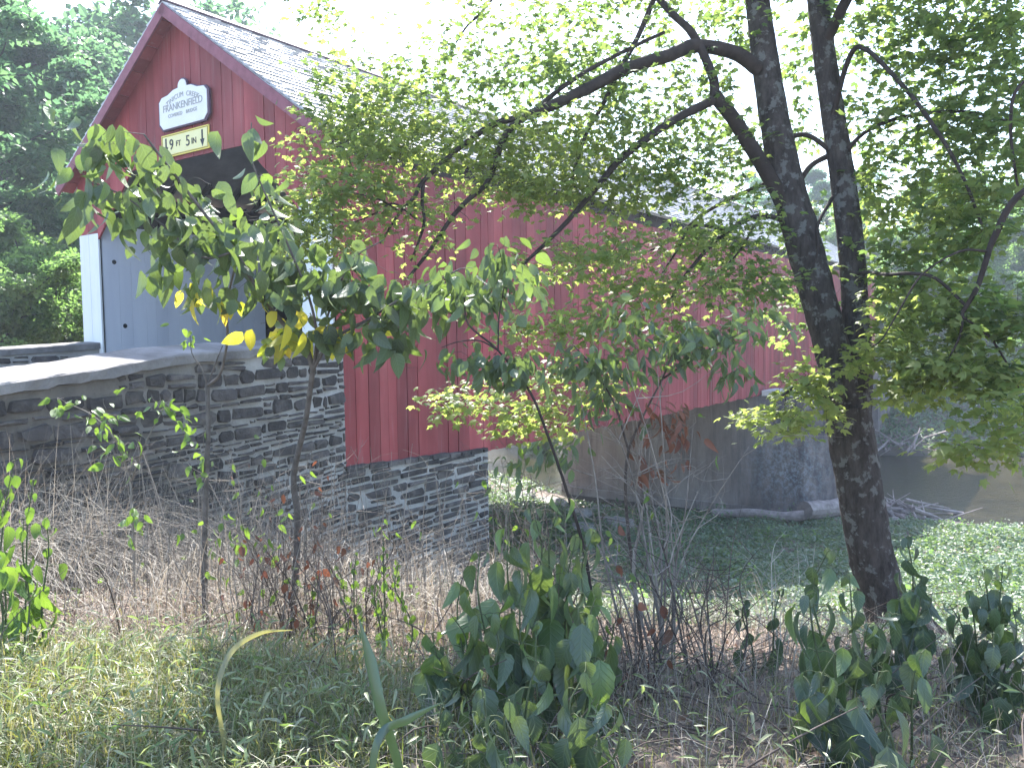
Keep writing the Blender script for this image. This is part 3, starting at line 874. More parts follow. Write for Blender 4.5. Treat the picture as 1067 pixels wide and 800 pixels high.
p = world(-0.065, 3.43, RZ(3.335))
sg = empty('clearance_sign', arr(p), 'yellow height limit sign reading 9 FT 5 IN between two arrows above the opening', 'sign', rz=SR)
g = G(); g.box((0, 0, 0), (1.34, 0.02, 0.38)); g.build('sign_border', M['signyellow'], sg)
g = G()
g.box((0, -0.0125, 0.0), (1.25, 0.004, 0.30), mi=0)
sp_ = g.build('sign_panel', M['signcream'], sg)
g = G()
for z in (-.165, .165): g.box((0, -0.0125, z), (1.28, 0.004, 0.006))
for x in (-.642, .642): g.box((x, -0.0125, 0), (0.006, 0.004, 0.33))
g.build('sign_outline', M['black'], sg)
text_mesh('9', 0.25, 'lettering', M['black'], sp_, (-0.37, -0.018, 0))
text_mesh('FT', 0.13, 'lettering', M['black'], sp_, (-0.17, -0.018, 0))
text_mesh('5', 0.25, 'lettering', M['black'], sp_, (0.10, -0.018, 0))
text_mesh('IN', 0.14, 'lettering', M['black'], sp_, (0.27, -0.018, -0.02))
for x in (-0.53, 0.50):
    g = G(); g.prism([(-.02, .13), (-.02, -.02), (-.06, -.02), (0, -.14), (.06, -.02), (.02, -.02), (.02, .13)], (x, -0.0148, 0), (1, 0, 0), (0, 0, 1), (0, -1, 0), 0.004)
    g.build('arrow', M['black'], sp_)

# ------------------------------------------------------------------ leaves
def leaf_ovate(w=0.5, droop=0.25, fold=0.12, segs=5, serr=0.0):
    V = []; UV = []
    for i in range(segs + 1):
        t = i / segs
        ww = w / 2 * (math.sin(math.pi * min(1, t ** 0.75)) ** 0.8) if 0 < t < 1 else 0.004
        if serr and 0 < i < segs: ww *= 1 + serr * (1 if i % 2 else -1)
        y = t * (1 - 0.12 * t * droop); z = -droop * t * t
        for s_ in (-1, 0, 1):
            V.append([s_ * ww, y, z + abs(s_) * ww * fold * 2]); UV.append([s_ * ww, t])
    Fq = []
    for i in range(segs):
        a = i * 3; b = a + 3
        Fq += [[a, a + 1, b + 1, b], [a + 1, a + 2, b + 2, b + 1]]
    return np.array(V), [np.array(Fq)], np.array(UV)

def leaf_maple():
    half = [(0.0, 0.0), (0.20, -0.04), (0.40, 0.10), (0.30, 0.22), (0.52, 0.42), (0.50, 0.58), (0.22, 0.46), (0.20, 0.66), (0.10, 0.80), (0.0, 1.02)]
    pts = half + [(-x, y) for x, y in half[-2:0:-1]]
    V = [[x, y, -0.22 * (y - .3) ** 2 - 0.25 * abs(x) ** 1.5 + 0.03] for x, y in pts]
    V.append([0, 0.35, 0.03]); n = len(pts)
    V = np.array(V); c = n
    return V, [np.array([[i, (i + 1) % n, c] for i in range(n)])], V[:, :2].copy()

def leaf_simple():
    V = np.array([[0, 0, 0], [0.30, 0.45, 0.02], [0, 1, -0.12], [-0.30, 0.45, 0.02], [0, .5, -.04]], float)
    return V, [np.array([[0, 1, 4], [1, 2, 4], [2, 3, 4], [3, 0, 4]])], V[:, :2].copy()

def leaf_tuft():
    """a small cluster of leaflets used for far crowns"""
    Vs = []; Fs = []; n = 0
    for k in range(3):
        a = k * 2.1; c, s_ = math.cos(a), math.sin(a)
        q = np.array([[0, 0.05, 0], [0.20, 0.3, 0.03], [0.12, 0.42, 0], [0, 0.62, -0.08], [-0.14, 0.4, 0], [-0.20, 0.28, 0.03]])
        q = np.column_stack([q[:, 0] * c - q[:, 1] * s_, q[:, 0] * s_ + q[:, 1] * c, q[:, 2] + 0.05 * k])
        Vs.append(q); Fs += [[n, n + 1, n + 2, n + 3], [n, n + 3, n + 4, n + 5]]; n += 6
    V = np.vstack(Vs); return V, [np.array(Fs)], V[:, :2].copy()

T_OV = leaf_ovate(0.50, 0.30, 0.14, 6)
T_OV2 = leaf_ovate(0.55, 0.55, 0.10, 6)
T_NAR = leaf_ovate(0.36, 0.35, 0.18, 5)
T_WEED = leaf_ovate(0.54, 0.7, 0.16, 9, 0.05)
T_MAP = leaf_maple(); T_SIM = leaf_simple(); T_TUFT = leaf_tuft()

class Leaves:
    def __init__(s): s.it = {}
    def put(s, T, pos, d, nrm, size, mi=0):
        s.it.setdefault((id(T[0]), mi), [T, []])[1].append((np.asarray(pos, float).reshape(-1, 3), np.asarray(d, float).reshape(-1, 3), np.asarray(nrm, float).reshape(-1, 3), np.asarray(size, float).reshape(-1)))
    def flush(s, g):
        for (k, mi), (T, L) in s.it.items():
            P = np.vstack([a[0] for a in L]); D = unit(np.vstack([a[1] for a in L])); N = np.vstack([a[2] for a in L]); S = np.concatenate([a[3] for a in L])
            X = unit(np.cross(D, N)); Z = np.cross(X, D)
            V, Fs, UV = T
            sx = S * (1 + 0.15 * rng.normal(0, 1, len(S)).clip(-1.5, 1.5))
            bend = 1 + 0.5 * rng.normal(0, 1, len(S)).clip(-1.5, 1.5)
            W = P[:, None] + V[None, :, :1] * X[:, None] * sx[:, None, None] + V[None, :, 1:2] * D[:, None] * S[:, None, None] + V[None, :, 2:3] * Z[:, None] * (S * bend)[:, None, None]
            nv = len(V); off = (np.arange(len(P)) * nv)[:, None, None]
            g.add(W.reshape(-1, 3), [(f[None] + off).reshape(-1, f.shape[1]) for f in Fs], mi, np.tile(UV, (len(P), 1)))
    def count(s): return sum(len(a[0]) for T, L in s.it.values() for a in L)

def rnd_unit(n):
    return unit(rng.normal(0, 1, (n, 3)))

class Skeleton:
    """a growing branch network: new twigs spring from the nearest existing node"""
    def __init__(s): s.P = []; s.Rr = []
    def limb(s, g, pts, r0, r1, sides=7, rough=0.0, k=5, reg=True):
        pts = np.asarray(pts, float)
        rad = np.linspace(0, 1, len(pts)); rad = r0 + (r1 - r0) * rad
        g.tube(pts, rad, sides, rough=rough, smooth=k)
        q, r = catmull(pts, rad, k) if len(pts) > 2 else (pts, rad)
        if reg: s.P += list(q); s.Rr += list(r)
    def twigs(s, g, T, r_tip=0.0012, rmax=0.02, sag=0.06, sides=4, wig=0.05, order=True, up=0.0):
        """T: targets (n,3). returns the direction of arrival at each"""
        T = np.asarray(T, float); out = np.zeros_like(T)
        P = np.array(s.P); Rr = np.array(s.Rr)
        if order:
            d = np.array([np.min(np.linalg.norm(P - t, axis=1)) for t in T]); idx = np.argsort(d)
        else: idx = np.arange(len(T))
        for i in idx:
            t = T[i]
            dist = np.linalg.norm(P - t, axis=1) + 0.0 * Rr
            j = int(np.argmin(dist)); p0 = P[j]; L = dist[j]
            r0 = min(Rr[j] * 0.75, r_tip + 0.0065 * L, rmax)
            n = 3 + int(L > 0.5) + int(L > 1.2)
            tt = np.linspace(0, 1, n + 1)[:, None]
            pts = p0 + (t - p0) * tt
            pts[1:-1] += rng.normal(0, wig * L, (n - 1, 3))
            pts[:, 2] += (up * L) * np.sin(tt[:, 0] * math.pi) - sag * L * tt[:, 0] ** 2 + sag * L * tt[:, 0]
            rad = r0 + (r_tip - r0) * tt[:, 0]
            g.tube(pts, rad, sides, smooth=2, cap=False)
            P = np.vstack([P, pts[1:]]); Rr = np.concatenate([Rr, np.maximum(rad[1:], r_tip)])
            out[i] = unit(pts[-1] - pts[-2])
        s.P = list(P); s.Rr = list(Rr)
        return out

def spray(LV, T, tips, dirs, size, n=9, length=0.35, mi=0, flat=0.75, droop=0.25, spread=0.9, gstem=None, jit=0.3):
    """leaves in alternate ranks along the last part of each twig"""
    m = len(tips)
    hd = dirs.copy(); hd[:, 2] *= 0.4; hd = unit(hd + rng.normal(0, .15, hd.shape))
    side = unit(np.cross(hd, [0, 0, 1]))
    for k in range(n):
        f = k / max(1, n - 1)
        sz1 = size if np.ndim(size) == 0 else size[:, None]
        pos = tips - hd * (length * (1 - f) - 0.3 * length) + rng.normal(0, 0.02 + 0.06 * length, (m, 3))
        sg = 1 if k % 2 else -1
        d = hd * (0.35 + 0.6 * f) + side * sg * spread * (1 - 0.6 * f) + np.array([0, 0, -droop]) + rng.normal(0, jit, (m, 3))
        nr = np.array([0, 0, 1.0]) * flat + rng.normal(0, 1 - flat * 0.6, (m, 3)) * 0.6
        LV.put(T, pos + unit(d) * sz1 * 0.35, d, nr, size * rng.uniform(0.6, 1.15, m), mi)

def P3(lst):
    return np.array([at(*a) for a in lst])

def blob(px, py, rx, ry, Y0, Y1, n):
    """n twig tips inside an ellipsoid of real space seen around a picture spot"""
    c = at(px, py, (Y0 + Y1) / 2); Ym = (Y0 + Y1) / 2
    k = Ym / F
    q = rnd_unit(n) * (rng.random(n) ** 0.4)[:, None]
    return c + q * np.array([rx * k, (Y1 - Y0) / 2, ry * k])

# ------------------------------------------------------------------ the big double-stemmed maple
base = at(940, 672, 7.0); base[2] = float(ground(base[0], base[1])) - 0.15
mt = empty('maple_tree', (base[0], base[1], float(ground(base[0], base[1]))), 'double-stemmed maple with dark lichen-spotted bark leaning across the picture on the right', 'tree')
loc = np.array(mt.location)
def pr(px, w, Y): return w / 2 * Y / F
gT = G(); SK = Skeleton()
# lower trunk
tr = P3([(940, 690, 7.0), (925, 640, 7.0), (907, 575, 7.02), (896, 510, 7.05), (887, 455, 7.1), (882, 425, 7.12)])
tr[0] = base
gT.tube(tr - loc, [0.23, 0.19, 0.188, 0.188, 0.195, 0.19], 20, rough=0.018, smooth=8)
for a in np.linspace(0, 2 * math.pi, 7)[:-1]:      # root flare
    v = np.array([math.cos(a), math.sin(a), 0])
    q0 = base + np.array([0, 0, 0.42]) + v * 0.12; q2 = base + v * 0.48 + np.array([0, 0, 0.0]); q2[2] = ground(q2[0], q2[1]) - 0.06
    gT.tube(np.array([q0, (q0 + q2) / 2 + np.array([0, 0, -0.03]), q2]) - loc, [0.10, 0.09, 0.03], 8, rough=0.05)
left = P3([(884, 445, 7.1), (872, 385, 7.15), (858, 330, 7.2), (838, 255, 7.3), (820, 190, 7.4), (806, 120, 7.5), (797, 60, 7.6), (789, 0, 7.7), (775, -90, 7.9), (762, -220, 8.2), (750, -380, 8.6)])
gT.tube(left - loc, [0.16, 0.152, 0.150, 0.155, 0.145, 0.13, 0.12, 0.108, 0.095, 0.07, 0.03], 16, rough=0.02, smooth=6)
right = P3([(888, 445, 7.15), (893, 385, 7.2), (891, 320, 7.25), (886, 250, 7.3), (877, 180, 7.4), (865, 100, 7.5), (858, 50, 7.55), (852, 0, 7.65), (842, -90, 7.9), (850, -220, 8.2), (862, -360, 8.5)])
gT.tube(right - loc, [0.15, 0.13, 0.112, 0.112, 0.108, 0.10, 0.098, 0.094, 0.08, 0.06, 0.03], 16, rough=0.02, smooth=6)
for L_ in (left, right):
    q, r = catmull(L_, np.full(len(L_), 0.05), 4); SK.P += list(q[8:] - loc); SK.Rr += list(r[8:])
gT.build('trunk', M['bark'], mt, smooth=True)
gB = G()
def limb(lst, r0, r1, sides=8, rough=0.03):
    SK.limb(gB, P3(lst) - loc, r0, r1, sides, rough)
limb([(826, 232, 7.35), (810, 200, 7.33), (790, 165, 7.3), (765, 125, 7.25), (745, 100, 7.2)], 0.075, 0.06, 10)
limb([(745, 104, 7.2), (708, 122, 7.1), (680, 140, 7.0), (645, 168, 6.9), (618, 200, 6.8), (590, 232, 6.75), (566, 256, 6.7), (535, 285, 6.7)], 0.042, 0.012)
limb([(745, 102, 7.2), (742, 78, 7.25), (722, 36, 7.3), (700, 14, 7.35), (670, -20, 7.4), (620, -80, 7.5)], 0.045, 0.022)
limb([(790, 72, 7.5), (765, 55, 7.4), (724, 48, 7.3), (700, 57, 7.2), (670, 66, 7.15), (647, 74, 7.1), (615, 91, 7.0), (580, 108, 6.9), (549, 121, 6.9)], 0.066, 0.043, 10)
limb([(549, 121, 6.9), (530, 136, 6.85), (519, 159, 6.8), (508, 190, 6.75), (488, 208, 6.7), (470, 228, 6.7), (447, 262, 6.7), (425, 290, 6.7)], 0.033, 0.012)
limb([(549, 121, 6.9), (514, 130, 6.85), (478, 155, 6.8), (441, 189, 6.75), (432, 205, 6.7), (417, 221, 6.7), (396, 254, 6.7)], 0.030, 0.008)
limb([(441, 190, 6.75), (440, 212, 6.75), (442, 232, 6.7), (434, 258, 6.7), (428, 272, 6.7)], 0.017, 0.008)
limb([(692, 34, 7.4), (664, 47, 7.3), (640, 59, 7.2), (612, 74, 7.1), (586, 91, 7.0), (560, 112, 6.95)], 0.016, 0.022)
limb([(681, 0, 7.6), (664, 40, 7.5), (643, 78, 7.35), (628, 110, 7.3), (613, 135, 7.2), (602, 165, 7.1), (597, 189, 7.1), (606, 205, 7.1)], 0.026, 0.010)
limb([(520, -10, 8.6), (500, 15, 8.5), (487, 27, 8.5), (475, 45, 8.4)], 0.018, 0.008)
limb([(417, 221, 6.7), (395, 208, 6.75), (360, 200, 6.8), (330, 200, 6.85)], 0.009, 0.004)
limb([(434, 228, 6.7), (410, 212, 6.7), (392, 222, 6.75), (365, 232, 6.8), (338, 228, 6.8)], 0.009, 0.004)
limb([(820, 230, 7.35), (790, 225, 7.2), (760, 240, 7.0), (735, 262, 6.8), (712, 290, 6.7), (700, 310, 6.6)], 0.026, 0.010)
limb([(760, 240, 7.0), (722, 236, 6.9), (705, 262, 6.8), (690, 285, 6.8)], 0.014, 0.007)
limb([(830, 170, 7.6), (800, 190, 7.9), (765, 205, 8.2), (730, 225, 8.5), (700, 250, 8.7), (675, 262, 8.8)], 0.024, 0.010)
limb([(786, 235, 7.2), (770, 262, 7.0), (748, 285, 6.9), (730, 300, 6.8)], 0.012, 0.006)
limb([(808, 150, 7.45), (830, 141, 7.42), (846, 143, 7.42), (866, 158, 7.42)], 0.022, 0.022)
limb([(818, 212, 7.4), (834, 188, 7.42), (846, 172, 7.43), (868, 160, 7.45)], 0.022, 0.026)
limb([(868, 205, 7.35), (852, 235, 7.2), (852, 262, 7.1), (842, 290, 7.0)], 0.018, 0.007)
limb([(872, 330, 7.2), (866, 308, 7.15), (858, 303, 7.1)], 0.022, 0.014)
limb([(862, 415, 7.05), (848, 402, 6.8), (832, 402, 6.6), (815, 412, 6.4)], 0.03, 0.010)
# right side
limb([(868, 120, 7.4), (885, 60, 7.2), (903, 52, 7.0), (948, 98, 6.6), (975, 135, 6.4), (992, 162, 6.3), (1008, 195, 6.2), (1023, 234, 6.1)], 0.024, 0.010)
limb([(875, 170, 7.4), (895, 143, 7.3), (924, 127, 7.2), (961, 119, 7.0), (1010, 117, 6.8), (1068, 132, 6.6), (1120, 150, 6.4)], 0.020, 0.010)
limb([(857, 50, 7.55), (905, -30, 7.1), (1000, -60, 6.6), (1085, -20, 6.2), (1128, 70, 5.9), (1128, 140, 5.7), (1110, 180, 5.6)], 0.05, 0.027)
limb([(1110, 180, 5.6), (1060, 205, 5.7), (1035, 250, 5.8), (1028, 270, 5.8), (1018, 300, 5.85), (1003, 325, 5.9)], 0.026, 0.016)
limb([(1003, 325, 5.9), (1000, 350, 5.9), (986, 378, 5.95)], 0.012, 0.006)
limb([(1006, 318, 5.9), (975, 290, 6.0), (950, 285, 6.1), (925, 286, 6.3), (900, 284, 7.0), (888, 288, 7.25)], 0.012, 0.016)
limb([(1030, 262, 5.8), (1000, 262, 5.8), (962, 285, 5.85), (940, 318, 5.9), (920, 352, 6.0), (908, 362, 6.1)], 0.010, 0.004)
limb([(1000, 328, 5.9), (1030, 350, 5.9), (1050, 380, 5.9), (1062, 405, 5.9)], 0.010, 0.005)
limb([(1127, 55, 5.95), (1110, 60, 6.0), (1062, 90, 6.0), (1053, 130, 6.0), (1058, 180, 6.0), (1064, 210, 6.0)], 0.016, 0.008)
# overhead limbs out of the picture
for k in range(16):
    a = k * 2.4; st = (left if k % 2 else right)[7 + k % 4]
    e = st + np.array([math.cos(a) * 3.2, math.sin(a) * 2.8 - 0.8, 0.6 + rng.uniform(0, 1.6)])
    SK.limb(gB, np.array([st, st + (e - st) * .35 + np.array([0, 0, .3]), st + (e - st) * .7 + np.array([0, 0, .3]), e]) - loc, 0.05, 0.012, 6)
LV = Leaves()
# (px, py, rx, ry, Y0, Y1, twigs, tone)
CL = [
 (395, 125, 60, 35, 6.4, 7.6, 26, 1), (470, 140, 60, 30, 6.4, 7.6, 26, 1), (560, 150, 60, 30, 6.4, 7.8, 24, 1), (650, 160, 60, 30, 6.6, 8.0, 22, 0), (350, 40, 40, 30, 7.0, 8.4, 8, 0),
 (350, 100, 40, 45, 6.4, 7.6, 26, 0), (395, 90, 40, 40, 6.6, 8, 18, 0), (360, 155, 60, 40, 6.4, 7.4, 48, 1), (350, 205, 75, 32, 6.2, 7.2, 60, 1), (330, 245, 60, 26, 6.2, 7.0, 48, 1),
 (420, 150, 60, 45, 6.4, 7.6, 40, 1), (430, 235, 60, 35, 6.2, 7.2, 22, 1), (470, 95, 60, 50, 6.6, 8.2, 46, 0), (540, 40, 90, 45, 6.8, 9, 74, 0), (560, 90, 80, 40, 6.6, 8.4, 50, 0),
 (500, 170, 60, 35, 6.4, 7.6, 40, 0), (590, 150, 70, 40, 6.4, 8, 56, 0), (560, 195, 70, 26, 6.2, 7.4, 40, 1), (640, 40, 70, 50, 6.8, 9, 60, 0), (650, 110, 60, 50, 6.6, 8.6, 50, 0),
 (640, 195, 70, 30, 6.4, 7.8, 46, 1), (700, 180, 50, 40, 6.4, 8, 46, 0), (720, 110, 40, 50, 6.8, 8.6, 40, 0), (750, 30, 60, 45, 7, 9.2, 44, 0), (765, 160, 40, 50, 7, 9, 40, 0),
 (600, 270, 90, 28, 6.0, 7.2, 40, 1), (690, 250, 60, 25, 6.2, 7.6, 30, 1), (760, 240, 50, 40, 6.2, 8, 40, 0), (690, 300, 70, 25, 6.0, 7.2, 34, 1), (770, 300, 55, 30, 6.2, 7.6, 34, 0),
 (620, 335, 70, 25, 5.8, 6.8, 30, 1), (560, 340, 60, 20, 5.8, 6.6, 18, 1), (440, 310, 40, 25, 6.0, 6.8, 10, 1), (600, 400, 60, 26, 5.8, 6.8, 30, 0), (500, 415, 55, 22, 5.8, 6.6, 22, 1), (560, 440, 50, 20, 5.8, 6.6, 22, 0),
 (720, 350, 50, 20, 6.0, 7, 14, 0), (805, 440, 36, 15, 5.9, 6.9, 32, 1), (840, 405, 28, 28, 6.2, 7.2, 22, 1), (870, 435, 16, 10, 6.2, 6.8, 4, 1), (830, 320, 30, 40, 7.4, 9, 18, 0),
 (835, 240, 20, 40, 7.6, 9.4, 20, 0), (825, 60, 25, 60, 7.8, 9.6, 22, 0), (835, 140, 15, 30, 7.8, 9.4, 10, 0),
 (905, 30, 45, 40, 6.6, 8.6, 32, 0), (980, 30, 60, 45, 6.0, 8, 76, 0), (1040, 60, 45, 60, 5.6, 7.6, 76, 0), (920, 120, 40, 35, 6.4, 8, 28, 0), (985, 130, 60, 40, 6, 8, 52, 0), (1045, 165, 40, 50, 5.6, 7.4, 52, 0),
 (915, 200, 35, 40, 6.6, 8.4, 28, 0), (965, 215, 50, 40, 6, 7.8, 56, 1), (1020, 240, 50, 40, 5.6, 7.2, 56, 0), (930, 275, 40, 30, 6, 7.8, 34, 0), (975, 325, 60, 40, 5.6, 7.2, 70, 1), (1035, 330, 40, 45, 5.4, 6.8, 56, 0),
 (930, 370, 36, 26, 5.8, 7.0, 36, 1), (985, 385, 50, 26, 5.6, 6.8, 52, 1), (1040, 395, 30, 28, 5.4, 6.6, 22, 0), (945, 408, 26, 12, 5.8, 6.8, 16, 1), (1055, 440, 22, 40, 5.0, 6.0, 26, 1), (1010, 470, 40, 10, 5.2, 6.0, 12, 1),
 (330, 8, 30, 16, 7.5, 8.6, 14, 0), (620, -40, 300, 60, 6.5, 9.5, 130, 0), (950, -40, 140, 50, 5.8, 8.5, 90, 0),
]
tips = {0: [], 1: []}
for c in CL: tips[1 if c[7] or (c[0] < 700 and c[1] > 120) else 0].append(blob(*c[:6], int(c[6] * (1.75 if c[0] < 800 and c[1] > 80 else 1.25))))
# crown above and around the frame
q = rnd_unit(330) * (rng.random(330) ** 0.35)[:, None] * np.array([4.6, 3.4, 2.2]) + np.array([1.5, 6.3, CZ + 5.6])
pj = proj(q); keep = (pj[:, 1] < -25) | (pj[:, 0] > 1100)
tips[0].append(q[keep])
for tone in (0, 1):
    tp = np.vstack(tips[tone]) - loc
    dr = SK.twigs(gB, tp, 0.0016, 0.012, sag=0.05, sides=4, wig=0.07)
    sz_ = np.where(tp[:, 0] + loc[0] < 2.2, 0.066, 0.086)
    spray(LV, T_MAP, tp, dr, sz_, n=9, length=0.34, mi=tone, flat=0.8, droop=0.25, spread=0.9)
print('maple leaves', LV.count())
gB.build('branches', M['twig'], mt, smooth=True)
gl = G(); LV.flush(gl); gl.build('foliage', [M['maple'], M['mapleY']], mt)

# ------------------------------------------------------------------ saplings and shrubs
def shrub(name, label, cat, base_px, stems, clouds, T, size, mats, stem_mat, nleaf=5, length=0.22, droop=0.9, flat=0.45, group=None, r_tip=0.0012, spread=0.7, rmax=0.008, yellow=None, jit=0.35, extra=None):
    b = at(*base_px); b[2] = float(ground(b[0], b[1]))
    rt = empty(name, arr(b), label, cat, group)
    gs = G(); sk = Skeleton()
    for (lst, r0, r1) in stems:
        pts = P3(lst)
        if lst[0] == base_px or lst[0] is base_px: pts[0] = b - np.array([0, 0, 0.05])
        sk.limb(gs, pts - b, r0, r1, 7, 0.02, 4)
    lv = Leaves()
    for c in clouds:
        mi = c[7] if len(c) > 7 else 0
        tp = blob(*c[:7]) - b
        dr = sk.twigs(gs, tp, r_tip, rmax, sag=0.05, sides=4, wig=0.06)
        spray(lv, T, tp, dr, size, n=nleaf, length=length, mi=mi, flat=flat, droop=droop, spread=spread, jit=jit)
    if extra: extra(gs, lv, b, sk)
    gs.build('stem', stem_mat, rt, smooth=True)
    if lv.it:
        g = G(); lv.flush(g); g.build('foliage', mats, rt, smooth=True)
    return rt

# front left sapling with large drooping leaves
bp = (305, 664, 5.6)
shrub('sapling', 'young forked tree with large drooping leaves and a yellowing patch before the stone wall', 'sapling', bp,
 [([bp, (308, 600, 5.55), (310, 540, 5.5), (306, 495, 5.4), (318, 440, 5.2), (326, 385, 5.0)], 0.026, 0.017),
  ([(326, 385, 5.0), (318, 360, 4.95), (296, 338, 4.85), (268, 300, 4.7), (245, 262, 4.6), (215, 225, 4.5), (188, 190, 4.4), (165, 160, 4.35), (150, 140, 4.3)], 0.016, 0.005),
  ([(245, 262, 4.6), (210, 268, 4.5), (170, 235, 4.4), (130, 205, 4.3), (95, 190, 4.25)], 0.008, 0.003),
  ([(326, 385, 5.0), (330, 350, 4.9), (322, 310, 4.8), (300, 255, 4.7), (280, 210, 4.6), (262, 165, 4.5), (262, 128, 4.5)], 0.010, 0.003),
  ([(326, 385, 5.0), (345, 355, 4.9), (380, 335, 4.8), (420, 310, 4.7), (450, 295, 4.65), (480, 280, 4.6)], 0.012, 0.004),
  ([(326, 385, 5.0), (338, 340, 4.95), (352, 300, 4.9), (370, 268, 4.8), (400, 250, 4.7)], 0.009, 0.003)],
 [(95, 160, 42, 52, 4.0, 4.7, 10), (138, 175, 46, 45, 4.0, 4.8, 11), (185, 215, 50, 36, 4.1, 4.9, 14), (130, 220, 50, 40, 4.0, 4.8, 10), (220, 235, 52, 42, 4.2, 5.1, 16), (268, 225, 36, 55, 4.2, 5.0, 11), (262, 135, 10, 12, 4.4, 4.6, 2),
  (225, 285, 50, 26, 4.4, 5.0, 8), (300, 270, 45, 38, 4.6, 5.2, 20), (355, 280, 50, 38, 4.6, 5.2, 22), (420, 300, 45, 32, 4.5, 5.0, 16), (470, 300, 35, 25, 4.5, 4.9, 10), (390, 335, 45, 20, 4.6, 5.0, 14), (500, 270, 30, 25, 4.5, 4.8, 6),
  (300, 338, 48, 18, 4.7, 5.1, 7, 1), (350, 325, 34, 22, 4.8, 5.1, 3, 1), (320, 332, 44, 18, 4.7, 5.1, 7), (215, 300, 20, 8, 4.6, 4.8, 3, 1)],
 T_OV2, 0.148, [M['dog'], M['yellow']], M['sapstem'], nleaf=4, length=0.24, droop=1.7, flat=0.2, jit=.5)

bp = (214, 660, 5.5)
shrub('sapling', 'slender upright stem forking against the stone wall, nearly leafless', 'sapling', bp,
 [([bp, (213, 580, 5.5), (215, 500, 5.45), (217, 450, 5.4), (216, 400, 5.4)], 0.021, 0.014),
  ([(216, 402, 5.4), (228, 392, 5.35), (234, 372, 5.3), (237, 350, 5.25), (236, 320, 5.2), (242, 290, 5.1), (250, 262, 5.0)], 0.011, 0.006),
  ([(216, 402, 5.4), (210, 384, 5.4), (200, 368, 5.4), (198, 345, 5.4)], 0.006, 0.002), ([(216, 402, 5.4), (224, 380, 5.4), (232, 360, 5.4)], 0.006, 0.003)],
 [(200, 440, 14, 20, 5.2, 5.5, 4), (205, 480, 12, 24, 5.2, 5.5, 5), (195, 348, 16, 12, 5.2, 5.5, 3)],
 T_OV, 0.07, [M['lime']], M['sapstem'], nleaf=3, length=0.1)

bp = (140, 600, 5.6)
shrub('bush', 'thin arching bush with small yellow-green leaves in front of the wall', 'bush', bp,
 [([bp, (138, 540, 5.5), (134, 495, 5.5), (118, 455, 5.4), (95, 432, 5.4), (70, 420, 5.4)], 0.009, 0.003),
  ([(137, 500, 5.5), (150, 465, 5.4), (168, 430, 5.4), (180, 412, 5.4)], 0.006, 0.002)],
 [(72, 420, 14, 10, 5.2, 5.5, 5), (112, 430, 20, 18, 5.2, 5.5, 10), (128, 470, 14, 18, 5.2, 5.5, 6), (172, 420, 20, 14, 5.2, 5.5, 8), (136, 545, 6, 12, 5.2, 5.5, 4)],
 T_OV, 0.085, [M['lime']], M['drystem'], nleaf=3, length=0.12, droop=0.5)

# long dark canes with hanging rows of leaves in the middle
bp = (625, 690, 4.6)
shrub('bush', 'long slanting cane with hanging rows of leaves in front of the red siding', 'bush', bp,
 [([bp, (612, 590, 4.6), (590, 510, 4.5), (569, 449, 4.4), (552, 408, 4.35), (519, 365, 4.3), (488, 338, 4.3), (484, 310, 4.3)], 0.011, 0.004),
  ([(519, 365, 4.3), (500, 355, 4.3), (478, 356, 4.3), (460, 362, 4.3)], 0.005, 0.002),
  ([(519, 365, 4.3), (520, 330, 4.3), (526, 290, 4.3), (520, 260, 4.3)], 0.005, 0.002)],
 [(505, 372, 50, 12, 4.2, 4.5, 16), (540, 385, 40, 12, 4.2, 4.5, 8), (500, 300, 26, 16, 4.2, 4.5, 7), (530, 300, 26, 30, 4.2, 4.5, 9), (520, 260, 22, 18, 4.2, 4.5, 7), (460, 285, 25, 16, 4.2, 4.5, 7)],
 T_OV, 0.10, [M['dog']], M['twig'], nleaf=5, length=0.2, droop=1.2, flat=0.3, spread=0.5)
bp = (672, 720, 5.0)
shrub('bush', 'leafy bush with drooping narrow leaves between the bridge side and the pier', 'bush', bp,
 [([bp, (660, 600, 5.0), (652, 520, 5.0), (655, 470, 4.95), (672, 430, 4.9), (690, 395, 4.85), (700, 370, 4.8)], 0.013, 0.004),
  ([(655, 470, 4.95), (640, 420, 4.9), (615, 380, 4.9), (598, 360, 4.9)], 0.008, 0.003),
  ([(690, 395, 4.85), (720, 375, 4.8), (755, 355, 4.8), (790, 340, 4.8)], 0.007, 0.002)],
 [(600, 372, 40, 18, 4.6, 5.0, 14), (650, 370, 40, 18, 4.6, 5.0, 14), (700, 355, 45, 16, 4.6, 5.0, 18), (745, 350, 40, 22, 4.6, 5.0, 18), (790, 330, 26, 22, 4.6, 5.0, 8), (770, 385, 26, 12, 4.6, 5.0, 7), (640, 420, 40, 16, 4.7, 5.1, 10), (560, 300, 24, 24, 4.5, 4.9, 4),
  (575, 465, 24, 12, 4.7, 5.0, 6), (530, 480, 16, 10, 4.7, 5.0, 4), (640, 330, 40, 16, 4.6, 5, 8), (690, 420, 40, 16, 4.7, 5.1, 6, 1), (700, 455, 26, 12, 4.7, 5.1, 6, 1), (685, 490, 24, 14, 4.7, 5.1, 3, 1)],
 T_NAR, 0.10, [M['dog'], M['brownleaf']], M['browntwig'], nleaf=6, length=0.24, droop=1.0, flat=0.3, spread=0.5)

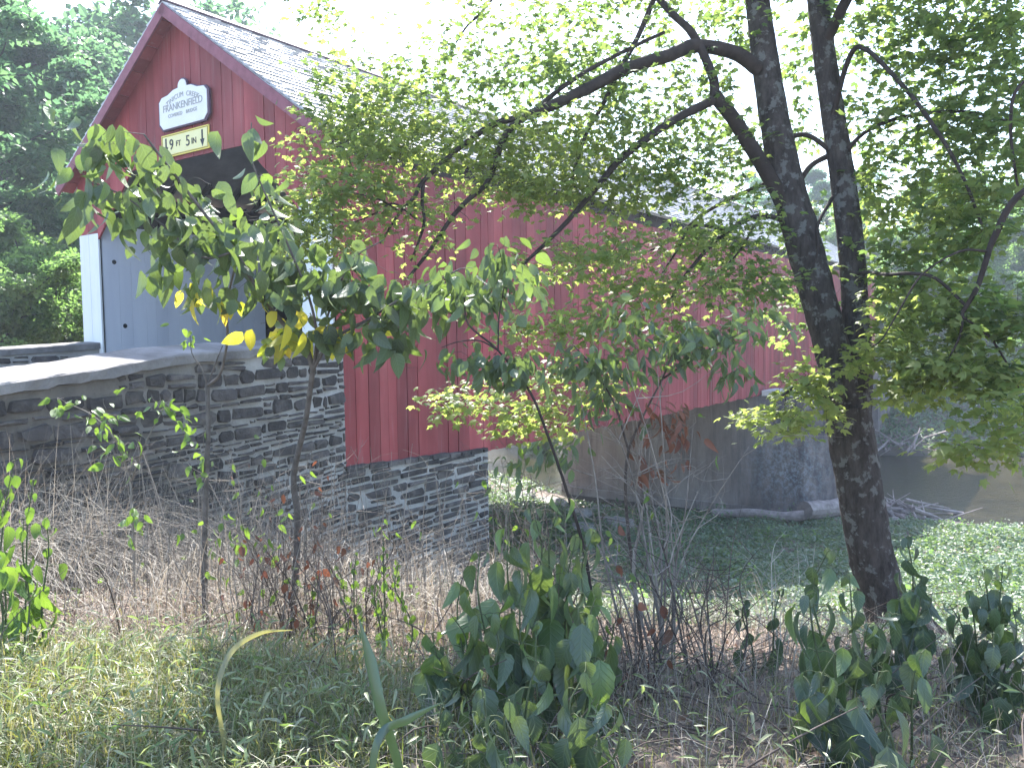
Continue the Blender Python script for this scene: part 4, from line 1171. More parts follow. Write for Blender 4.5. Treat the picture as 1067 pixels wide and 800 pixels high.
# bare grey bush in the centre
def bare(label, base_px, n, hpx, wpx, Yr, r0, mat, seed, lean=0.0, leaves=0, lsize=0.06, lmat='lime', name='bare_bush', sub=4):
    rg = np.random.default_rng(seed)
    b = at(*base_px); b[2] = float(ground(b[0], b[1]))
    rt = empty(name, arr(b), label, 'bush')
    g = G(); lv = Leaves()
    k = base_px[2] / F
    for i in range(n):
        a = rg.uniform(-1, 1); h = hpx * k * rg.uniform(0.5, 1.05)
        st = b + np.array([rg.normal(0, 0.07), rg.normal(0, .08), -0.05])
        e = st + np.array([a * wpx * k + lean * h, rg.uniform(-Yr, Yr), h])
        m1 = st + (e - st) * 0.33 + rg.normal(0, 0.05, 3) + np.array([0, 0, h * .08]); m2 = st + (e - st) * 0.66 + rg.normal(0, .06, 3) + np.array([0, 0, h * .06])
        rr = r0 * rg.uniform(0.5, 1.0)
        pts = np.array([st, m1, m2, e])
        g.tube(pts - b, [rr, rr * .8, rr * .5, rr * .15], 5, smooth=4)
        for j in range(sub):
            t = rg.uniform(0.25, 0.95); q, _ = catmull(pts, np.ones(4), 6); s0 = q[int(t * (len(q) - 1))]
            L = h * rg.uniform(0.15, 0.4); d = unit(np.array([rg.normal(0, 1), rg.normal(0, .7), rg.uniform(0.1, 1.2)]))
            e2 = s0 + d * L; m = (s0 + e2) / 2 + rg.normal(0, .12 * L, 3)
            g.tube(np.array([s0, m, e2]) - b, [rr * .4, rr * .28, rr * .1], 4, smooth=3, cap=False)
            for _ in range(3):
                s1 = s0 + (e2 - s0) * rg.uniform(.3, 1); d2 = unit(d + rg.normal(0, .8, 3)); e3 = s1 + d2 * L * rg.uniform(.2, .5)
                g.tube(np.array([s1, (s1 + e3) / 2 + rg.normal(0, .03 * L, 3), e3]) - b, [rr * .2, rr * .14, rr * .08], 3, smooth=2, cap=False)
                if rg.random() < leaves:
                    lv.put(T_OV, e3 - b, np.array([rg.normal(0, .5), rg.normal(0, .5), -0.8]), rg.normal(0, 1, 3), lsize * rg.uniform(.6, 1.3))
    g.build('stem', M[mat], rt, smooth=True)
    if lv.it:
        gg = G(); lv.flush(gg); gg.build('foliage', M[lmat], rt, smooth=True)
    return rt
bare('bare grey twiggy bush in the middle of the picture in front of the pier', (690, 735, 4.8), 17, 330, 95, 0.5, 0.011, 'drystem', 3, -0.05, 0.05, 0.07)
bare('dark dead bush with fine tangled twigs right of the centre foreground', (745, 742, 4.3), 14, 220, 80, 0.45, 0.008, 'browntwig', 4, -0.15)
bare('withered brown-leaved weed clump below the forked sapling', (300, 668, 5.2), 16, 175, 55, 0.4, 0.006, 'browntwig', 5, 0.0, 0.35, 0.06, 'brownleaf')
bare('leaning cluster of dark stalks before the right end of the stone wall', (385, 660, 5.4), 12, 150, 60, 0.4, 0.007, 'browntwig', 6, -0.1, 0.3, 0.07)
bare('thin dry stalks between the forked sapling and the leafless stem', (250, 655, 5.3), 14, 170, 60, 0.5, 0.005, 'drystem', 8, 0.05, 0.3, 0.07)
bare('pale brittle stalks at the foot of the wall near the left edge', (120, 610, 6.2), 12, 120, 90, 0.5, 0.006, 'drystem', 9, 0.0, 0.06, 0.07)
bare('greyish twigs over the rocks just right of the stone abutment', (590, 640, 6.0), 12, 190, 70, 0.6, 0.008, 'browntwig', 10, -0.05, 0.2, 0.07)
bare('straw-coloured upright weeds in front of the creek bank', (820, 700, 4.6), 12, 150, 60, 0.5, 0.005, 'straw', 12, 0.0, 0.0)

bare('tall fine grey twigs rising between the two sapling stems', (262, 650, 5.5), 12, 210, 50, 0.4, 0.006, 'drystem', 21, 0.1, 0.15, 0.06)
bare('brown stalks crossing before the bright green sprigs', (345, 668, 4.9), 14, 160, 70, 0.4, 0.006, 'browntwig', 22, -0.05, 0.12, 0.06, 'brownleaf')
bare('pale dead weeds leaning on the far left end of the wall', (45, 620, 6.0), 12, 150, 80, 0.4, 0.005, 'straw', 23, 0.1)
bare('low thicket of dark stalks between centre clump and grey bush', (665, 760, 4.0), 14, 170, 60, 0.4, 0.006, 'browntwig', 24, 0.0, 0.1, 0.07, 'brownleaf')
# ------------------------------------------------------------------ broadleaf weeds
def weed(label, base_px, plants, mat, size, seed, name='broadleaf_weed', T=T_WEED, gap=0.13, mats2=None, group=None):
    """plants: list of (px, py, Y) tips; each gets a stem from the clump's base with paired drooping leaves"""
    rg = np.random.default_rng(seed)
    b = at(*base_px); b[2] = float(ground(b[0], b[1]))
    rt = empty(name, arr(b), label, 'weed', group)
    g = G(); lv = Leaves()
    for (px, py, Y) in plants:
        tip = at(px, py, Y)
        st = np.array([tip[0] * 0.75 + b[0] * 0.25 + rg.normal(0, .04), tip[1] * .75 + b[1] * .25 + rg.normal(0, .05), 0]); st[2] = float(ground(st[0], st[1])) - .03
        h = tip[2] - st[2]
        m1 = st + (tip - st) * 0.4 + np.array([rg.normal(0, .03), rg.normal(0, .03), 0]); m2 = st + (tip - st) * 0.75 + np.array([rg.normal(0, .03), rg.normal(0, .03), .02])
        q, r = catmull(np.array([st, m1, m2, tip]), np.array([.006, .005, .004, .002]), 10)
        g.tube(q - b, r, 6, smooth=1)
        Lq = np.concatenate([[0], np.cumsum(np.linalg.norm(np.diff(q, axis=0), axis=1))])
        s = Lq[-1]; a = rg.uniform(0, 6.28); k = 0
        while s > 0.12:
            p = np.array([np.interp(s, Lq, q[:, i]) for i in range(3)])
            f = 1 - s / Lq[-1]
            sz = size * (0.5 + 0.7 * min(1, f * 2.2)) * rg.uniform(.6, 1.3)
            if f > 0.75: sz *= 0.8
            for sgn in (0, math.pi):
                if rg.random() < 0.08 + 0.3 * max(0, f - .6): continue
                aa = a + sgn + rg.normal(0, .3)
                hz = np.array([math.cos(aa), math.sin(aa), 0])
                pet = sz * rg.uniform(.25, .5)
                p1 = p + hz * pet + np.array([0, 0, pet * rg.uniform(-.1, .5)])
                g.tube(np.array([p, (p + p1) / 2 + np.array([0, 0, pet * .15]), p1]) - b, [.0022, .0018, .0014], 4, smooth=2, cap=False)
                d = hz * rg.uniform(.1, .55) + np.array([0, 0, -rg.uniform(.8, 1.5)]) + rg.normal(0, .22, 3)
                nr = np.array([0, 0, .7]) + hz * 0.9 + rg.normal(0, .5, 3)
                mi = 0 if not mats2 or rg.random() < .985 else 1
                lv.put(T, p1 - b, d, nr, sz, mi)
            a += 1.57 + rg.normal(0, .2); s -= gap * rg.uniform(.7, 1.2) * (0.6 + 0.8 * f); k += 1
    g.build('stem', M['greenstem'], rt, smooth=True)
    gg = G(); lv.flush(gg); gg.build('foliage', [M[mat]] + ([M[mats2]] if mats2 else []), rt, smooth=True)
    return rt
weed('tall clump of broad drooping green leaves in the centre foreground', (560, 800, 3.4),
 [(585, 520, 3.9), (555, 530, 3.8), (530, 550, 3.7), (500, 575, 3.6), (618, 555, 3.8), (470, 640, 3.5), (530, 620, 3.5), (600, 620, 3.4), (560, 650, 3.3), (480, 610, 3.9), (640, 650, 3.5), (575, 590, 4.0), (505, 640, 3.3), (545, 600, 3.5), (450, 660, 3.6), (600, 560, 4.0), (625, 610, 3.4)], 'weed', 0.185, 41, gap=.14)
weed('large-leaved plant at the bottom edge below the centre clump', (590, 860, 2.7),
 [(610, 700, 2.75), (560, 690, 2.9), (500, 700, 2.8), (640, 740, 2.6), (470, 720, 2.9), (530, 730, 2.6)], 'weeddark', 0.16, 42, gap=.13)
weed('broad blue-green leafy weed at the foot of the maple trunk', (890, 800, 3.2),
 [(862, 575, 3.6), (885, 600, 3.4), (843, 620, 3.4), (905, 650, 3.2), (930, 640, 3.3), (870, 680, 3.0), (920, 700, 2.9), (850, 700, 3.1), (960, 680, 3.1)], 'weeddark', 0.18, 43, gap=.14)
weed('dark leafy stem standing just right of the maple trunk', (950, 740, 3.9), [(945, 560, 4.0), (960, 600, 3.9), (935, 610, 4.1)], 'weeddark', 0.15, 44, gap=.1)
weed('shaded drooping weed at the right edge of the picture', (1030, 780, 3.8), [(1045, 590, 3.9), (1025, 590, 4.0), (1010, 620, 3.9), (1055, 630, 3.8), (990, 630, 4.1), (1035, 660, 3.7), (1070, 640, 3.7)], 'weeddark', 0.14, 45, gap=.1)
weed('small dark weed with folded leaves left of the maple base', (815, 730, 4.4), [(813, 615, 4.4), (777, 625, 4.5)], 'weeddark', 0.105, 46)
weed('bright green sunlit weed at the left edge of the picture', (20, 680, 4.4),
 [(15, 480, 4.4), (35, 500, 4.3), (5, 510, 4.2), (48, 540, 4.4), (25, 540, 4.1), (-15, 500, 4.4), (-5, 560, 4.0)], 'lime', 0.10, 47, T=T_OV2)
weed('scattered light green sprigs between the wall and the centre clump', (385, 655, 4.9),
 [(400, 560, 4.9), (372, 575, 5.0), (350, 590, 5.1), (415, 590, 4.8), (330, 600, 5.1), (390, 610, 4.7)], 'lime', 0.06, 48, T=T_OV2, gap=.09)

# two strap-like blades
def strap(label, pts, w, mat='blade'):
    P = P3(pts); b = P[0].copy(); b[2] = float(ground(b[0], b[1])) - .02; P[0] = b
    q, r = catmull(P, np.array(w, float), 8)
    t = unit(np.gradient(q, axis=0)); view = unit(q - np.array([0, 0, CZ]))
    sd = unit(np.cross(t, np.array([0.3, 0.95, 0.1]))); up = np.cross(sd, t)
    n = len(q)
    V = np.vstack([q - sd * r[:, None] + up * r[:, None] * .35, q, q + sd * r[:, None] + up * r[:, None] * .35])
    i = np.arange(n - 1)
    f = np.vstack([np.column_stack([i, n + i, n + i + 1, i + 1]), np.column_stack([n + i, 2 * n + i, 2 * n + i + 1, n + i + 1])])
    g = G(); g.add(V - b, [f])
    o = g.build('grass_blade', M[mat], None, smooth=True, loc=arr(b))
    tag(o, label, 'plant')
strap('broad upright blue-green blade with a pointed tip in the bottom centre', [(432, 850, 2.7), (412, 790, 2.7), (396, 740, 2.7), (385, 690, 2.75), (374, 645, 2.8)], [.012, .018, .022, .024, .002])
strap('broad blade leaning right beside the upright one at the bottom', [(380, 850, 2.6), (392, 775, 2.65), (425, 750, 2.7), (460, 732, 2.75)], [.010, .014, .016, .002])
strap('tall pale blade arching over to the right in the lower left', [(238, 840, 3.1), (232, 770, 3.1), (226, 720, 3.1), (240, 680, 3.15), (270, 660, 3.2), (305, 656, 3.25)], [.010, .011, .011, .011, .009, .001], 'grass')

# ------------------------------------------------------------------ grass, litter, cover (nobody could count)
def scatter(n, xr, yr, dens=None):
    x = rng.uniform(*xr, n); y = rng.uniform(*yr, n)
    if dens is not None:
        k = rng.random(n) < dens(x, y); x, y = x[k], y[k]
    return x, y

def blades(x, y, h, w, mi, g, lean=0.5, segs=3, zoff=0.0, droop=0.5):
    n = len(x); z = ground(x, y) + zoff
    a = rng.uniform(0, 2 * math.pi, n); H = h * rng.uniform(.4, 1.2, n); ln = np.abs(rng.normal(0, lean, n)) + .1
    dx = np.cos(a); dy = np.sin(a)
    b2 = a + rng.uniform(0.8, 2.3, n); sx = np.cos(b2); sy = np.sin(b2)
    Vs = []
    for k in range(segs + 1):
        t = k / segs
        off = ln * H * t ** 1.6; hz = H * (t - droop * ln * t ** 3)
        ww = w * (1 - t) ** 0.7 * rng.uniform(.8, 1.2, n)
        cx, cy, cz = x + dx * off, y + dy * off, z + hz
        if k < segs:
            Vs += [np.stack([cx - sx * ww, cy - sy * ww, cz], -1), np.stack([cx + sx * ww, cy + sy * ww, cz], -1)]
        else: Vs += [np.stack([cx, cy, cz], -1)]
    nv = len(Vs); V = np.stack(Vs, 1).reshape(-1, 3)
    f4 = []; 
    for k in range(segs - 1): f4.append([2 * k, 2 * k + 1, 2 * k + 3, 2 * k + 2])
    f3 = [[2 * segs - 2, 2 * segs - 1, 2 * segs]]
    off = (np.arange(n) * nv)[:, None, None]
    g.add(V, [(np.array(f4)[None] + off).reshape(-1, 4), (np.array(f3)[None] + off).reshape(-1, 3)], mi)

def wall_side(x, y):
    """distance in front of the near wing wall (positive = camera side)"""
    return (x - Ac[0]) * wn_out[0] + (y - Ac[1]) * wn_out[1]
def open_ground(x, y, m=0.12):
    s, t = to_local(x, y)
    front = wall_side(x, y) > m
    return np.where(s < 0, front, (t < -0.3) | (s > 4.0)) & ~((s > 18.7) & (s < 20.5) & (t > -2.8) & (t < BW + 1.3))

g = G()
def dens_fg(x, y):
    # lush at lower left, thinning towards the leaf-strewn strip by the wall
    d = 0.25 + 0.75 * sstep((0.2 - x) / 1.2)
    d = d * (0.05 + 0.95 * sstep((5.0 - y) / 0.9))
    return d * open_ground(x, y) * (0.6 + 0.4 * (hsh(x * 2, y * 2) > -0.1))
x, y = scatter(60000, (-5, 3.5), (2.2, 6.6), dens_fg)
blades(x, y, 0.14, 0.0032, 0, g, 0.8)
x, y = scatter(26000, (-4.5, 0.3), (2.2, 5.4), dens_fg)
blades(x, y, 0.26, 0.0040, 0, g, 0.9)
tag(g.build('grass', M['grass'], smooth=True), 'tangled green and straw grass carpeting the lower left', 'grass', kind='stuff')
g = G()
x, y = scatter(15000, (-5.5, 5), (2.4, 8.5), lambda x, y: open_ground(x, y) * (0.4 + 0.6 * (x > -0.5)))
blades(x, y, 0.30, 0.0022, 0, g, 0.9)
# tall bleached tangle against the wall at the left
x, y = scatter(20000, (-6, -1.2), (5.0, 9.5), lambda x, y: (wall_side(x, y) > 0.1) * (wall_side(x, y) < 0.9) * (0.12 + 0.88 * (x < -2.9)))
blades(x, y, 1.5, 0.0028, 0, g, 1.15, segs=7, droop=.75)
x, y = scatter(2600, (-2.9, 0.4), (4.9, 8.2), lambda x, y: open_ground(x, y) * 1.0)
blades(x, y, 0.85, 0.0028, 0, g, 1.0, segs=6, droop=.7)
x, y = scatter(900, (0.2, 2.6), (3.6, 6.4), lambda x, y: open_ground(x, y) * 1.0)
blades(x, y, 0.55, 0.0026, 0, g, 0.5, segs=4, droop=.6)
tag(g.build('dry_grass', M['drygrass'], smooth=True), 'bleached dry grass tangled along the foot of the wall and among the weeds', 'dry grass', kind='stuff')

# slender dead stalks standing in a thicket before the wall
g = G()
x, y = scatter(420, (-3.2, 0.35), (5.0, 7.0), lambda x, y: open_ground(x, y) * (0.35 + 0.65 * (hsh(x * 1.5, y) > 0)))
for a_, b_ in zip(x, y):
    p_ = np.array([a_, b_, float(ground(a_, b_)) - .02]); h_ = rng.uniform(.5, 1.35); dx_ = rng.normal(0, .16, 2) * h_; r_ = rng.uniform(.002, .0045)
    q_ = p_ + np.array([dx_[0], dx_[1], h_]); m_ = (p_ + q_) / 2 + np.array([rng.normal(0, .05), rng.normal(0, .05), .04])
    g.tube(np.array([p_, m_, q_]), [r_, r_ * .8, r_ * .3], 4, smooth=4, cap=False)
    for _ in range(3):
        s_ = m_ + (q_ - m_) * rng.uniform(-.5, 1); e_ = s_ + np.array([rng.normal(0, .13), rng.normal(0, .1), rng.uniform(-.02, .18)])
        g.tube(np.array([s_, (s_ + e_) / 2 + rng.normal(0, .02, 3), e_]), [r_ * .5, r_ * .35, r_ * .2], 3, smooth=2, cap=False)
tag(g.build('dead_stalks', M['drystem'], smooth=True), 'thicket of thin grey dead stalks in front of the stone wall', 'dead stalks', kind='stuff')
# dead twigs lying and leaning in the undergrowth
g = G()
x, y = scatter(1500, (-4, 4.5), (2.4, 7.5), lambda x, y: open_ground(x, y) * (0.25 + 0.75 * (x > -.6)))
for a_, b_ in zip(x, y):
    l_ = rng.uniform(.15, .8); an = rng.uniform(0, 6.28); el = abs(rng.normal(.15, .35)); d_ = np.array([math.cos(an) * math.cos(el), math.sin(an) * math.cos(el), math.sin(el)]) * l_
    p_ = np.array([a_, b_, float(ground(a_, b_)) + .015]); r_ = rng.uniform(.0015, .005)
    g.tube(np.array([p_, p_ + d_ * .5 + rng.normal(0, .06 * l_, 3) + np.array([0, 0, .03]), p_ + d_]), [r_, r_ * .8, r_ * .4], 4, smooth=3, cap=False)
tag(g.build('dead_twigs', M['browntwig'], smooth=True), 'dead brown twigs littering the undergrowth', 'twigs', kind='stuff')
# lance-leaved stilt grass
LVS = Leaves()
x, y = scatter(26000, (-5, 3.2), (2.1, 6.4), dens_fg)
n = len(x); h = rng.uniform(.04, .26, n)
d = rnd_unit(n); d[:, 2] = d[:, 2] * .35 + .1; nr = rng.normal(0, .5, (n, 3)) + np.array([0, 0, 1.0])
LVS.put(leaf_ovate(0.17, 0.6, 0.2, 3), np.stack([x, y, ground(x, y) + h], -1), d, nr, rng.uniform(.04, .085, n))
g = G(); LVS.flush(g); tag(g.build('stilt_grass', M['stilt']), 'lance-leaved light green stilt grass mixed into the lower left', 'grass', kind='stuff')

# leaf litter
LVL = Leaves()
x, y = scatter(26000, (-6, 5), (2.6, 9), lambda x, y: open_ground(x, y) * (0.35 + 0.65 * sstep((y - 4.4) / .8)))
n = len(x)
pos = np.stack([x, y, ground(x, y) + rng.uniform(.004, .03, n)], -1)
d = rnd_unit(n); d[:, 2] *= .35; nr = rng.normal(0, .5, (n, 3)) + np.array([0, 0, 1.0])
LVL.put(T_SIM, pos, d, nr, rng.uniform(.03, .075, n))
g = G(); LVL.flush(g); tag(g.build('leaf_litter', M['litter']), 'pinkish brown fallen leaves strewn over the ground', 'leaf litter', kind='stuff')

# green ground cover over the creek bank
LVC = Leaves(); gst = G()
def cover(n, xr, yr, size, dens, hmax, mi=0):
    x, y = scatter(n, xr, yr, lambda x, y: dens(x, y) * open_ground(x, y, .3))
    z = ground(x, y); k = z > 0.02
    x, y, z = x[k], y[k], z[k]; n = len(x)
    hh = hmax * (0.55 + 0.45 * hsh(x * 1.6, y * 1.6)) 
    pos = np.stack([x, y, z + hh * rng.random(n) ** .5], -1)
    d = rnd_unit(n); d[:, 2] = d[:, 2] * .4 - .1; nr = rng.normal(0, .55, (n, 3)) + np.array([0, 0, 1.0])
    LVC.put(T_SIM, pos, d, nr, size * rng.uniform(.6, 1.3, n), mi)
cover(130000, (0.3, 13), (8.2, 20), 0.06, lambda x, y: 0.4 + 0.6 * (hsh(x, y) > -.3), 0.35)
cover(110000, (-1, 26), (16, 28), 0.10, lambda x, y: np.ones_like(x), 0.45)
cover(30000, (0.5, 9), (6.2, 9.5), 0.045, lambda x, y: np.ones_like(x), 0.25)
cover(90000, (8, 48), (38, 62), 0.24, lambda x, y: np.ones_like(x) * (0.35 + 0.65 * (hsh(x * .5, y * .5) > -.25)), 0.9)
cover(40000, (-16, 8), (15, 40), 0.14, lambda x, y: (to_local(x, y)[1] > 7.6) * 1.0, 0.5)
nc = 420
cx_ = rng.uniform(-1, 24, nc); cy_ = rng.uniform(9.5, 27, nc); hc_ = rng.uniform(.25, .9, nc) * (0.5 + 0.5 * (cy_ / 27))
for k in range(nc):
    if not open_ground(cx_[k:k+1], cy_[k:k+1], .3)[0] or ground(cx_[k], cy_[k]) < .05: continue
    m = 90; a_ = rng.uniform(0, 6.28, m); rr = hc_[k] * .7 * rng.random(m) ** .6
    px_, py_ = cx_[k] + np.cos(a_) * rr, cy_[k] + np.sin(a_) * rr
    pos = np.stack([px_, py_, ground(px_, py_) + hc_[k] * rng.random(m) * (1 - .6 * rr / (hc_[k] * .7))], -1)
    d = rnd_unit(m); d[:, 2] = d[:, 2] * .4 - .15; nr = rng.normal(0, .5, (m, 3)) + np.array([0, 0, 1.0])
    LVC.put(T_SIM, pos, d, nr, rng.uniform(.06, .14) * rng.uniform(.6, 1.3, m), int(rng.random() < .35))
g = G(); LVC.flush(g); tag(g.build('ground_cover', [M['cover'], M['bgleaf2']]), 'low pale green ground cover over the creek banks', 'ground cover', kind='stuff')

# ------------------------------------------------------------------ rocks, logs and driftwood
def rockmesh(name, c, r, seed, label, group=None):
    rg = np.random.default_rng(seed)
    n1, n2 = 7, 10; V = []
    for i in range(n1 + 1):
        for j in range(n2):
            a = i / n1 * math.pi; b = j / n2 * 2 * math.pi
            v = np.array([math.sin(a) * math.cos(b), math.sin(a) * math.sin(b), math.cos(a)])
            v = np.sign(v) * np.abs(v) ** 0.8
            k = 1 + 0.16 * math.sin(3 * v[0] + seed) + 0.12 * math.sin(5 * v[1] + 2 * v[2] + seed) + (rg.normal(0, .03) if 0 < i < n1 else 0)
            V.append(v * k * np.array(r))
    f = [[i * n2 + j, (i + 1) * n2 + j, (i + 1) * n2 + (j + 1) % n2, i * n2 + (j + 1) % n2] for i in range(n1) for j in range(n2)]
    g = G(); g.add(V, [f])
    z = max(float(ground(c[0], c[1])), -0.1)
    o = g.build(name, M['rock'], None, loc=(c[0], c[1], z + r[2] * .35))
    o.rotation_euler = (0, 0, rg.uniform(0, 6))
    tag(o, label, 'rock', group)
rk = [((600, 520), 25, .45, 'flat pale slab of rock left of the pier foot'), ((640, 523), 24, .55, 'rounded pale boulder at the pier foot behind the bare twigs'), ((622, 512), 27, .4, 'dark low boulder touching the pier face'), ((575, 515), 27, .5, 'low pale rock in the sunny grass seen under the bridge'), ((608, 532), 22.5, .4, 'small tilted stone in front of the pale slab by the pier'), ((545, 512), 28, .5, 'leftmost pale stone under the bridge next to the abutment')]
for i, ((px, py), Y, r, lb) in enumerate(rk):
    p = at(px, py, Y); rockmesh('boulder', p, (r * 1.3, r, r * .5), i + 3, lb)
def log(label, A, B, r0, r1, name='log', sink=0.3):
    A = np.asarray(A, float); B = np.asarray(B, float)
    g = G(); pts = np.array([A + (B - A) * t for t in np.linspace(0, 1, 6)]); pts[1:-1] += rng.normal(0, .03, (4, 3))
    g.tube(pts - A, np.linspace(r0, r1, 6), 12, rough=.04, smooth=3)
    # recessed end
    tag(g.build(name, M['log'], None, loc=arr(A)), label, 'log', None)
def gz(px, py, Y, dz=0.0):
    p = at(px, py, Y); p[2] = max(float(ground(p[0], p[1])), -.05) + dz; return p
log('thick cut log on the bank showing its end, just left of the trunk', gz(838, 540, 24.8, .5), gz(905, 530, 26.6, .5), .29, .24)
log('long thin log lying along the foot of the pier', gz(742, 528, 25.6, .36), gz(838, 545, 24.7, .36), .12, .16)
log('smaller log tucked behind the thick cut log', gz(870, 543, 24.8, .12), gz(935, 545, 26.0, .2), .14, .10)
def driftwood(label, c, n, L, seed, group=None):
    rg = np.random.default_rng(seed)
    g = G(); c = np.asarray(c, float)
    for i in range(n):
        a = rg.uniform(0, math.pi); el = rg.normal(0.1, .3); l = L * rg.uniform(.4, 1)
        d = np.array([math.cos(a) * math.cos(el), math.sin(a) * math.cos(el), math.sin(el)])
        m = np.array([rg.normal(0, L * .25), rg.normal(0, L * .25), abs(rg.normal(.15, .15))])
        r = rg.uniform(.02, .09)
        g.tube(np.array([m - d * l / 2, m + rg.normal(0, .06, 3), m + d * l / 2]), [r, r * .8, r * .3], 6, rough=.05, smooth=3)
    tag(g.build('driftwood_pile', M['log'], None, loc=arr(c)), label, 'driftwood')
driftwood('tangle of driftwood at the water edge just right of the maple trunk', gz(935, 530, 27.0, .15), 40, 2.4, 1)
driftwood('heap of driftwood and broken timber on the far shore', gz(938, 468, 41.5, .1), 26, 3.4, 2)
driftwood('brush pile caught against the pier nose above the logs', gz(868, 520, 27.0, .2), 22, 1.6, 3)

# ------------------------------------------------------------------ forest
def tree_proto(seed, H, cr, dens, T, leaf, spreadz=0.62, lo=0.25):
    """returns (trunk mesh G, crown G)"""
    rg = np.random.default_rng(seed)
    gt = G(); lv = Leaves()
    top = np.array([rg.normal(0, .6), rg.normal(0, .6), H])
    pts = np.array([[0, 0, -.4], [0.05, 0, H * .3], top * .6 + rg.normal(0, .2, 3), top * .95])
    r = H * 0.013
    gt.tube(pts, [r * 1.3, r, r * .6, .04], 9, rough=.04, smooth=5)
    q, _ = catmull(pts, np.ones(4), 12)
    nb = 16
    cen = []
    for k in range(nb):
        t = lo + (0.97 - lo) * (k + rg.random() * .8) / nb; s0 = q[int(t * (len(q) - 1))]
        a = k * 2.4 + rg.normal(0, .4)
        prof = math.sin(math.pi * min(1, (t - lo) / (1 - lo) * .8 + .18)) ** .7
        L = cr * prof * rg.uniform(.65, 1.1)
        e = s0 + np.array([math.cos(a) * L, math.sin(a) * L, L * rg.uniform(.05, .6)])
        m = (s0 + e) / 2 + np.array([0, 0, L * .08]) + rg.normal(0, .1 * L, 3)
        rr = r * .45 * (1 - t * .6)
        gt.tube(np.array([s0, m, e]), [rr, rr * .6, .02], 6, smooth=4)
        for j in range(5):
            f = rg.uniform(.35, 1.0); p = s0 + (e - s0) * f
            e2 = p + np.array([rg.normal(0, 1), rg.normal(0, 1), rg.normal(.1, .6)]) * L * .22
            gt.tube(np.array([p, (p + e2) / 2 + rg.normal(0, .05, 3), e2]), [rr * .35, rr * .25, .01], 4, smooth=2, cap=False)
            cen.append(e2); cen.append((p + e2) / 2)
        cen.append(e)
    cen = np.array(cen)
    n = int(len(cen) * dens)
    k = rg.integers(0, len(cen), n)
    rad = cr * rg.uniform(.10, .24, len(cen))
    off = rnd_unit(n) * (rg.random(n) ** .5)[:, None] * rad[k][:, None]; off[:, 2] *= spreadz
    pos = cen[k] + off
    d = unit(off + rg.normal(0, .4, (n, 3))); d[:, 2] -= .25
    nr = rg.normal(0, .5, (n, 3)) + np.array([0, 0, 1.0])
    lv.put(T, pos, d, nr, leaf * rg.uniform(.6, 1.3, n))
    gc = G(); lv.flush(gc)
    return gt, gc
protos = []
for i, (sd, H, cr, dn, leaf, mt_) in enumerate([(1, 15, 4.6, 62, .40, 'bgleaf'), (2, 18, 5.2, 58, .42, 'bgleaf'), (3, 12, 4.2, 62, .34, 'bgleaf2'), (4, 7, 3.0, 60, .26, 'bgleaf2')]):
    gt, gc = tree_proto(sd, H, cr, dn, T_TUFT, leaf, lo=0.12 if i == 3 else .22)
    a = gt.build('trunk', M['bark2'], smooth=True); b = gc.build('crown', M[mt_])
    protos.append([a, b, True])
def forest_tree(x, y, kind, sc, rz, label, group):
    e = empty('forest_tree', (x, y, float(ground(x, y)) - .1), label, 'tree', group)
    e.rotation_euler = (0, 0, rz); e.scale = (sc, sc, sc * random.uniform(.92, 1.12))
    a, b, first = protos[kind]
    if not first:
        a, b = a.copy(), b.copy(); COL.objects.link(a); COL.objects.link(b)
    protos[kind][2] = False
    a.parent = e; b.parent = e
    return e
LK = ['tall dense tree', 'very tall spreading tree', 'lighter green medium tree', 'low bushy tree']
def T(px, Y, kind, sc, lab, group):
    p = at(px, 350, Y); forest_tree(p[0], p[1], kind, sc, random.uniform(0, 6.28), lab, group)
GL = 'woodland trees left of the bridge'
GR = 'woodland trees across the creek'
left_trees = [(-40, 24, 0, 1.0, 'nearest tall tree at the far left edge behind the parapet'), (20, 28, 1, 1.0, 'very tall hazy tree rising at the left edge behind the parapet'), (85, 34, 1, 1.1, 'tall hazy tree just left of the bridge gable'),
 (30, 21, 3, 0.9, 'low bushy tree directly behind the far parapet'), (70, 25, 3, 1.1, 'bushy tree against the white portal jamb'), (-20, 34, 1, 1.1, 'very tall tree deep in the woods at the far left'), (120, 42, 1, 1.15, 'tall tree whose crown shows above the left eave of the bridge'),
 (-10, 19, 3, .8, 'low bush at the left edge beyond the road'), (50, 45, 1, 1.9, 'distant tall tree filling the gap left of the gable'), (-90, 30, 1, 1.0, 'tall tree outside the left edge of the frame'), (110, 50, 2, 2.2, 'distant light green tree behind the gable'), (5, 50, 2, 2.3, 'distant light green tree low at the left edge')]
for a in left_trees: T(*a, GL)
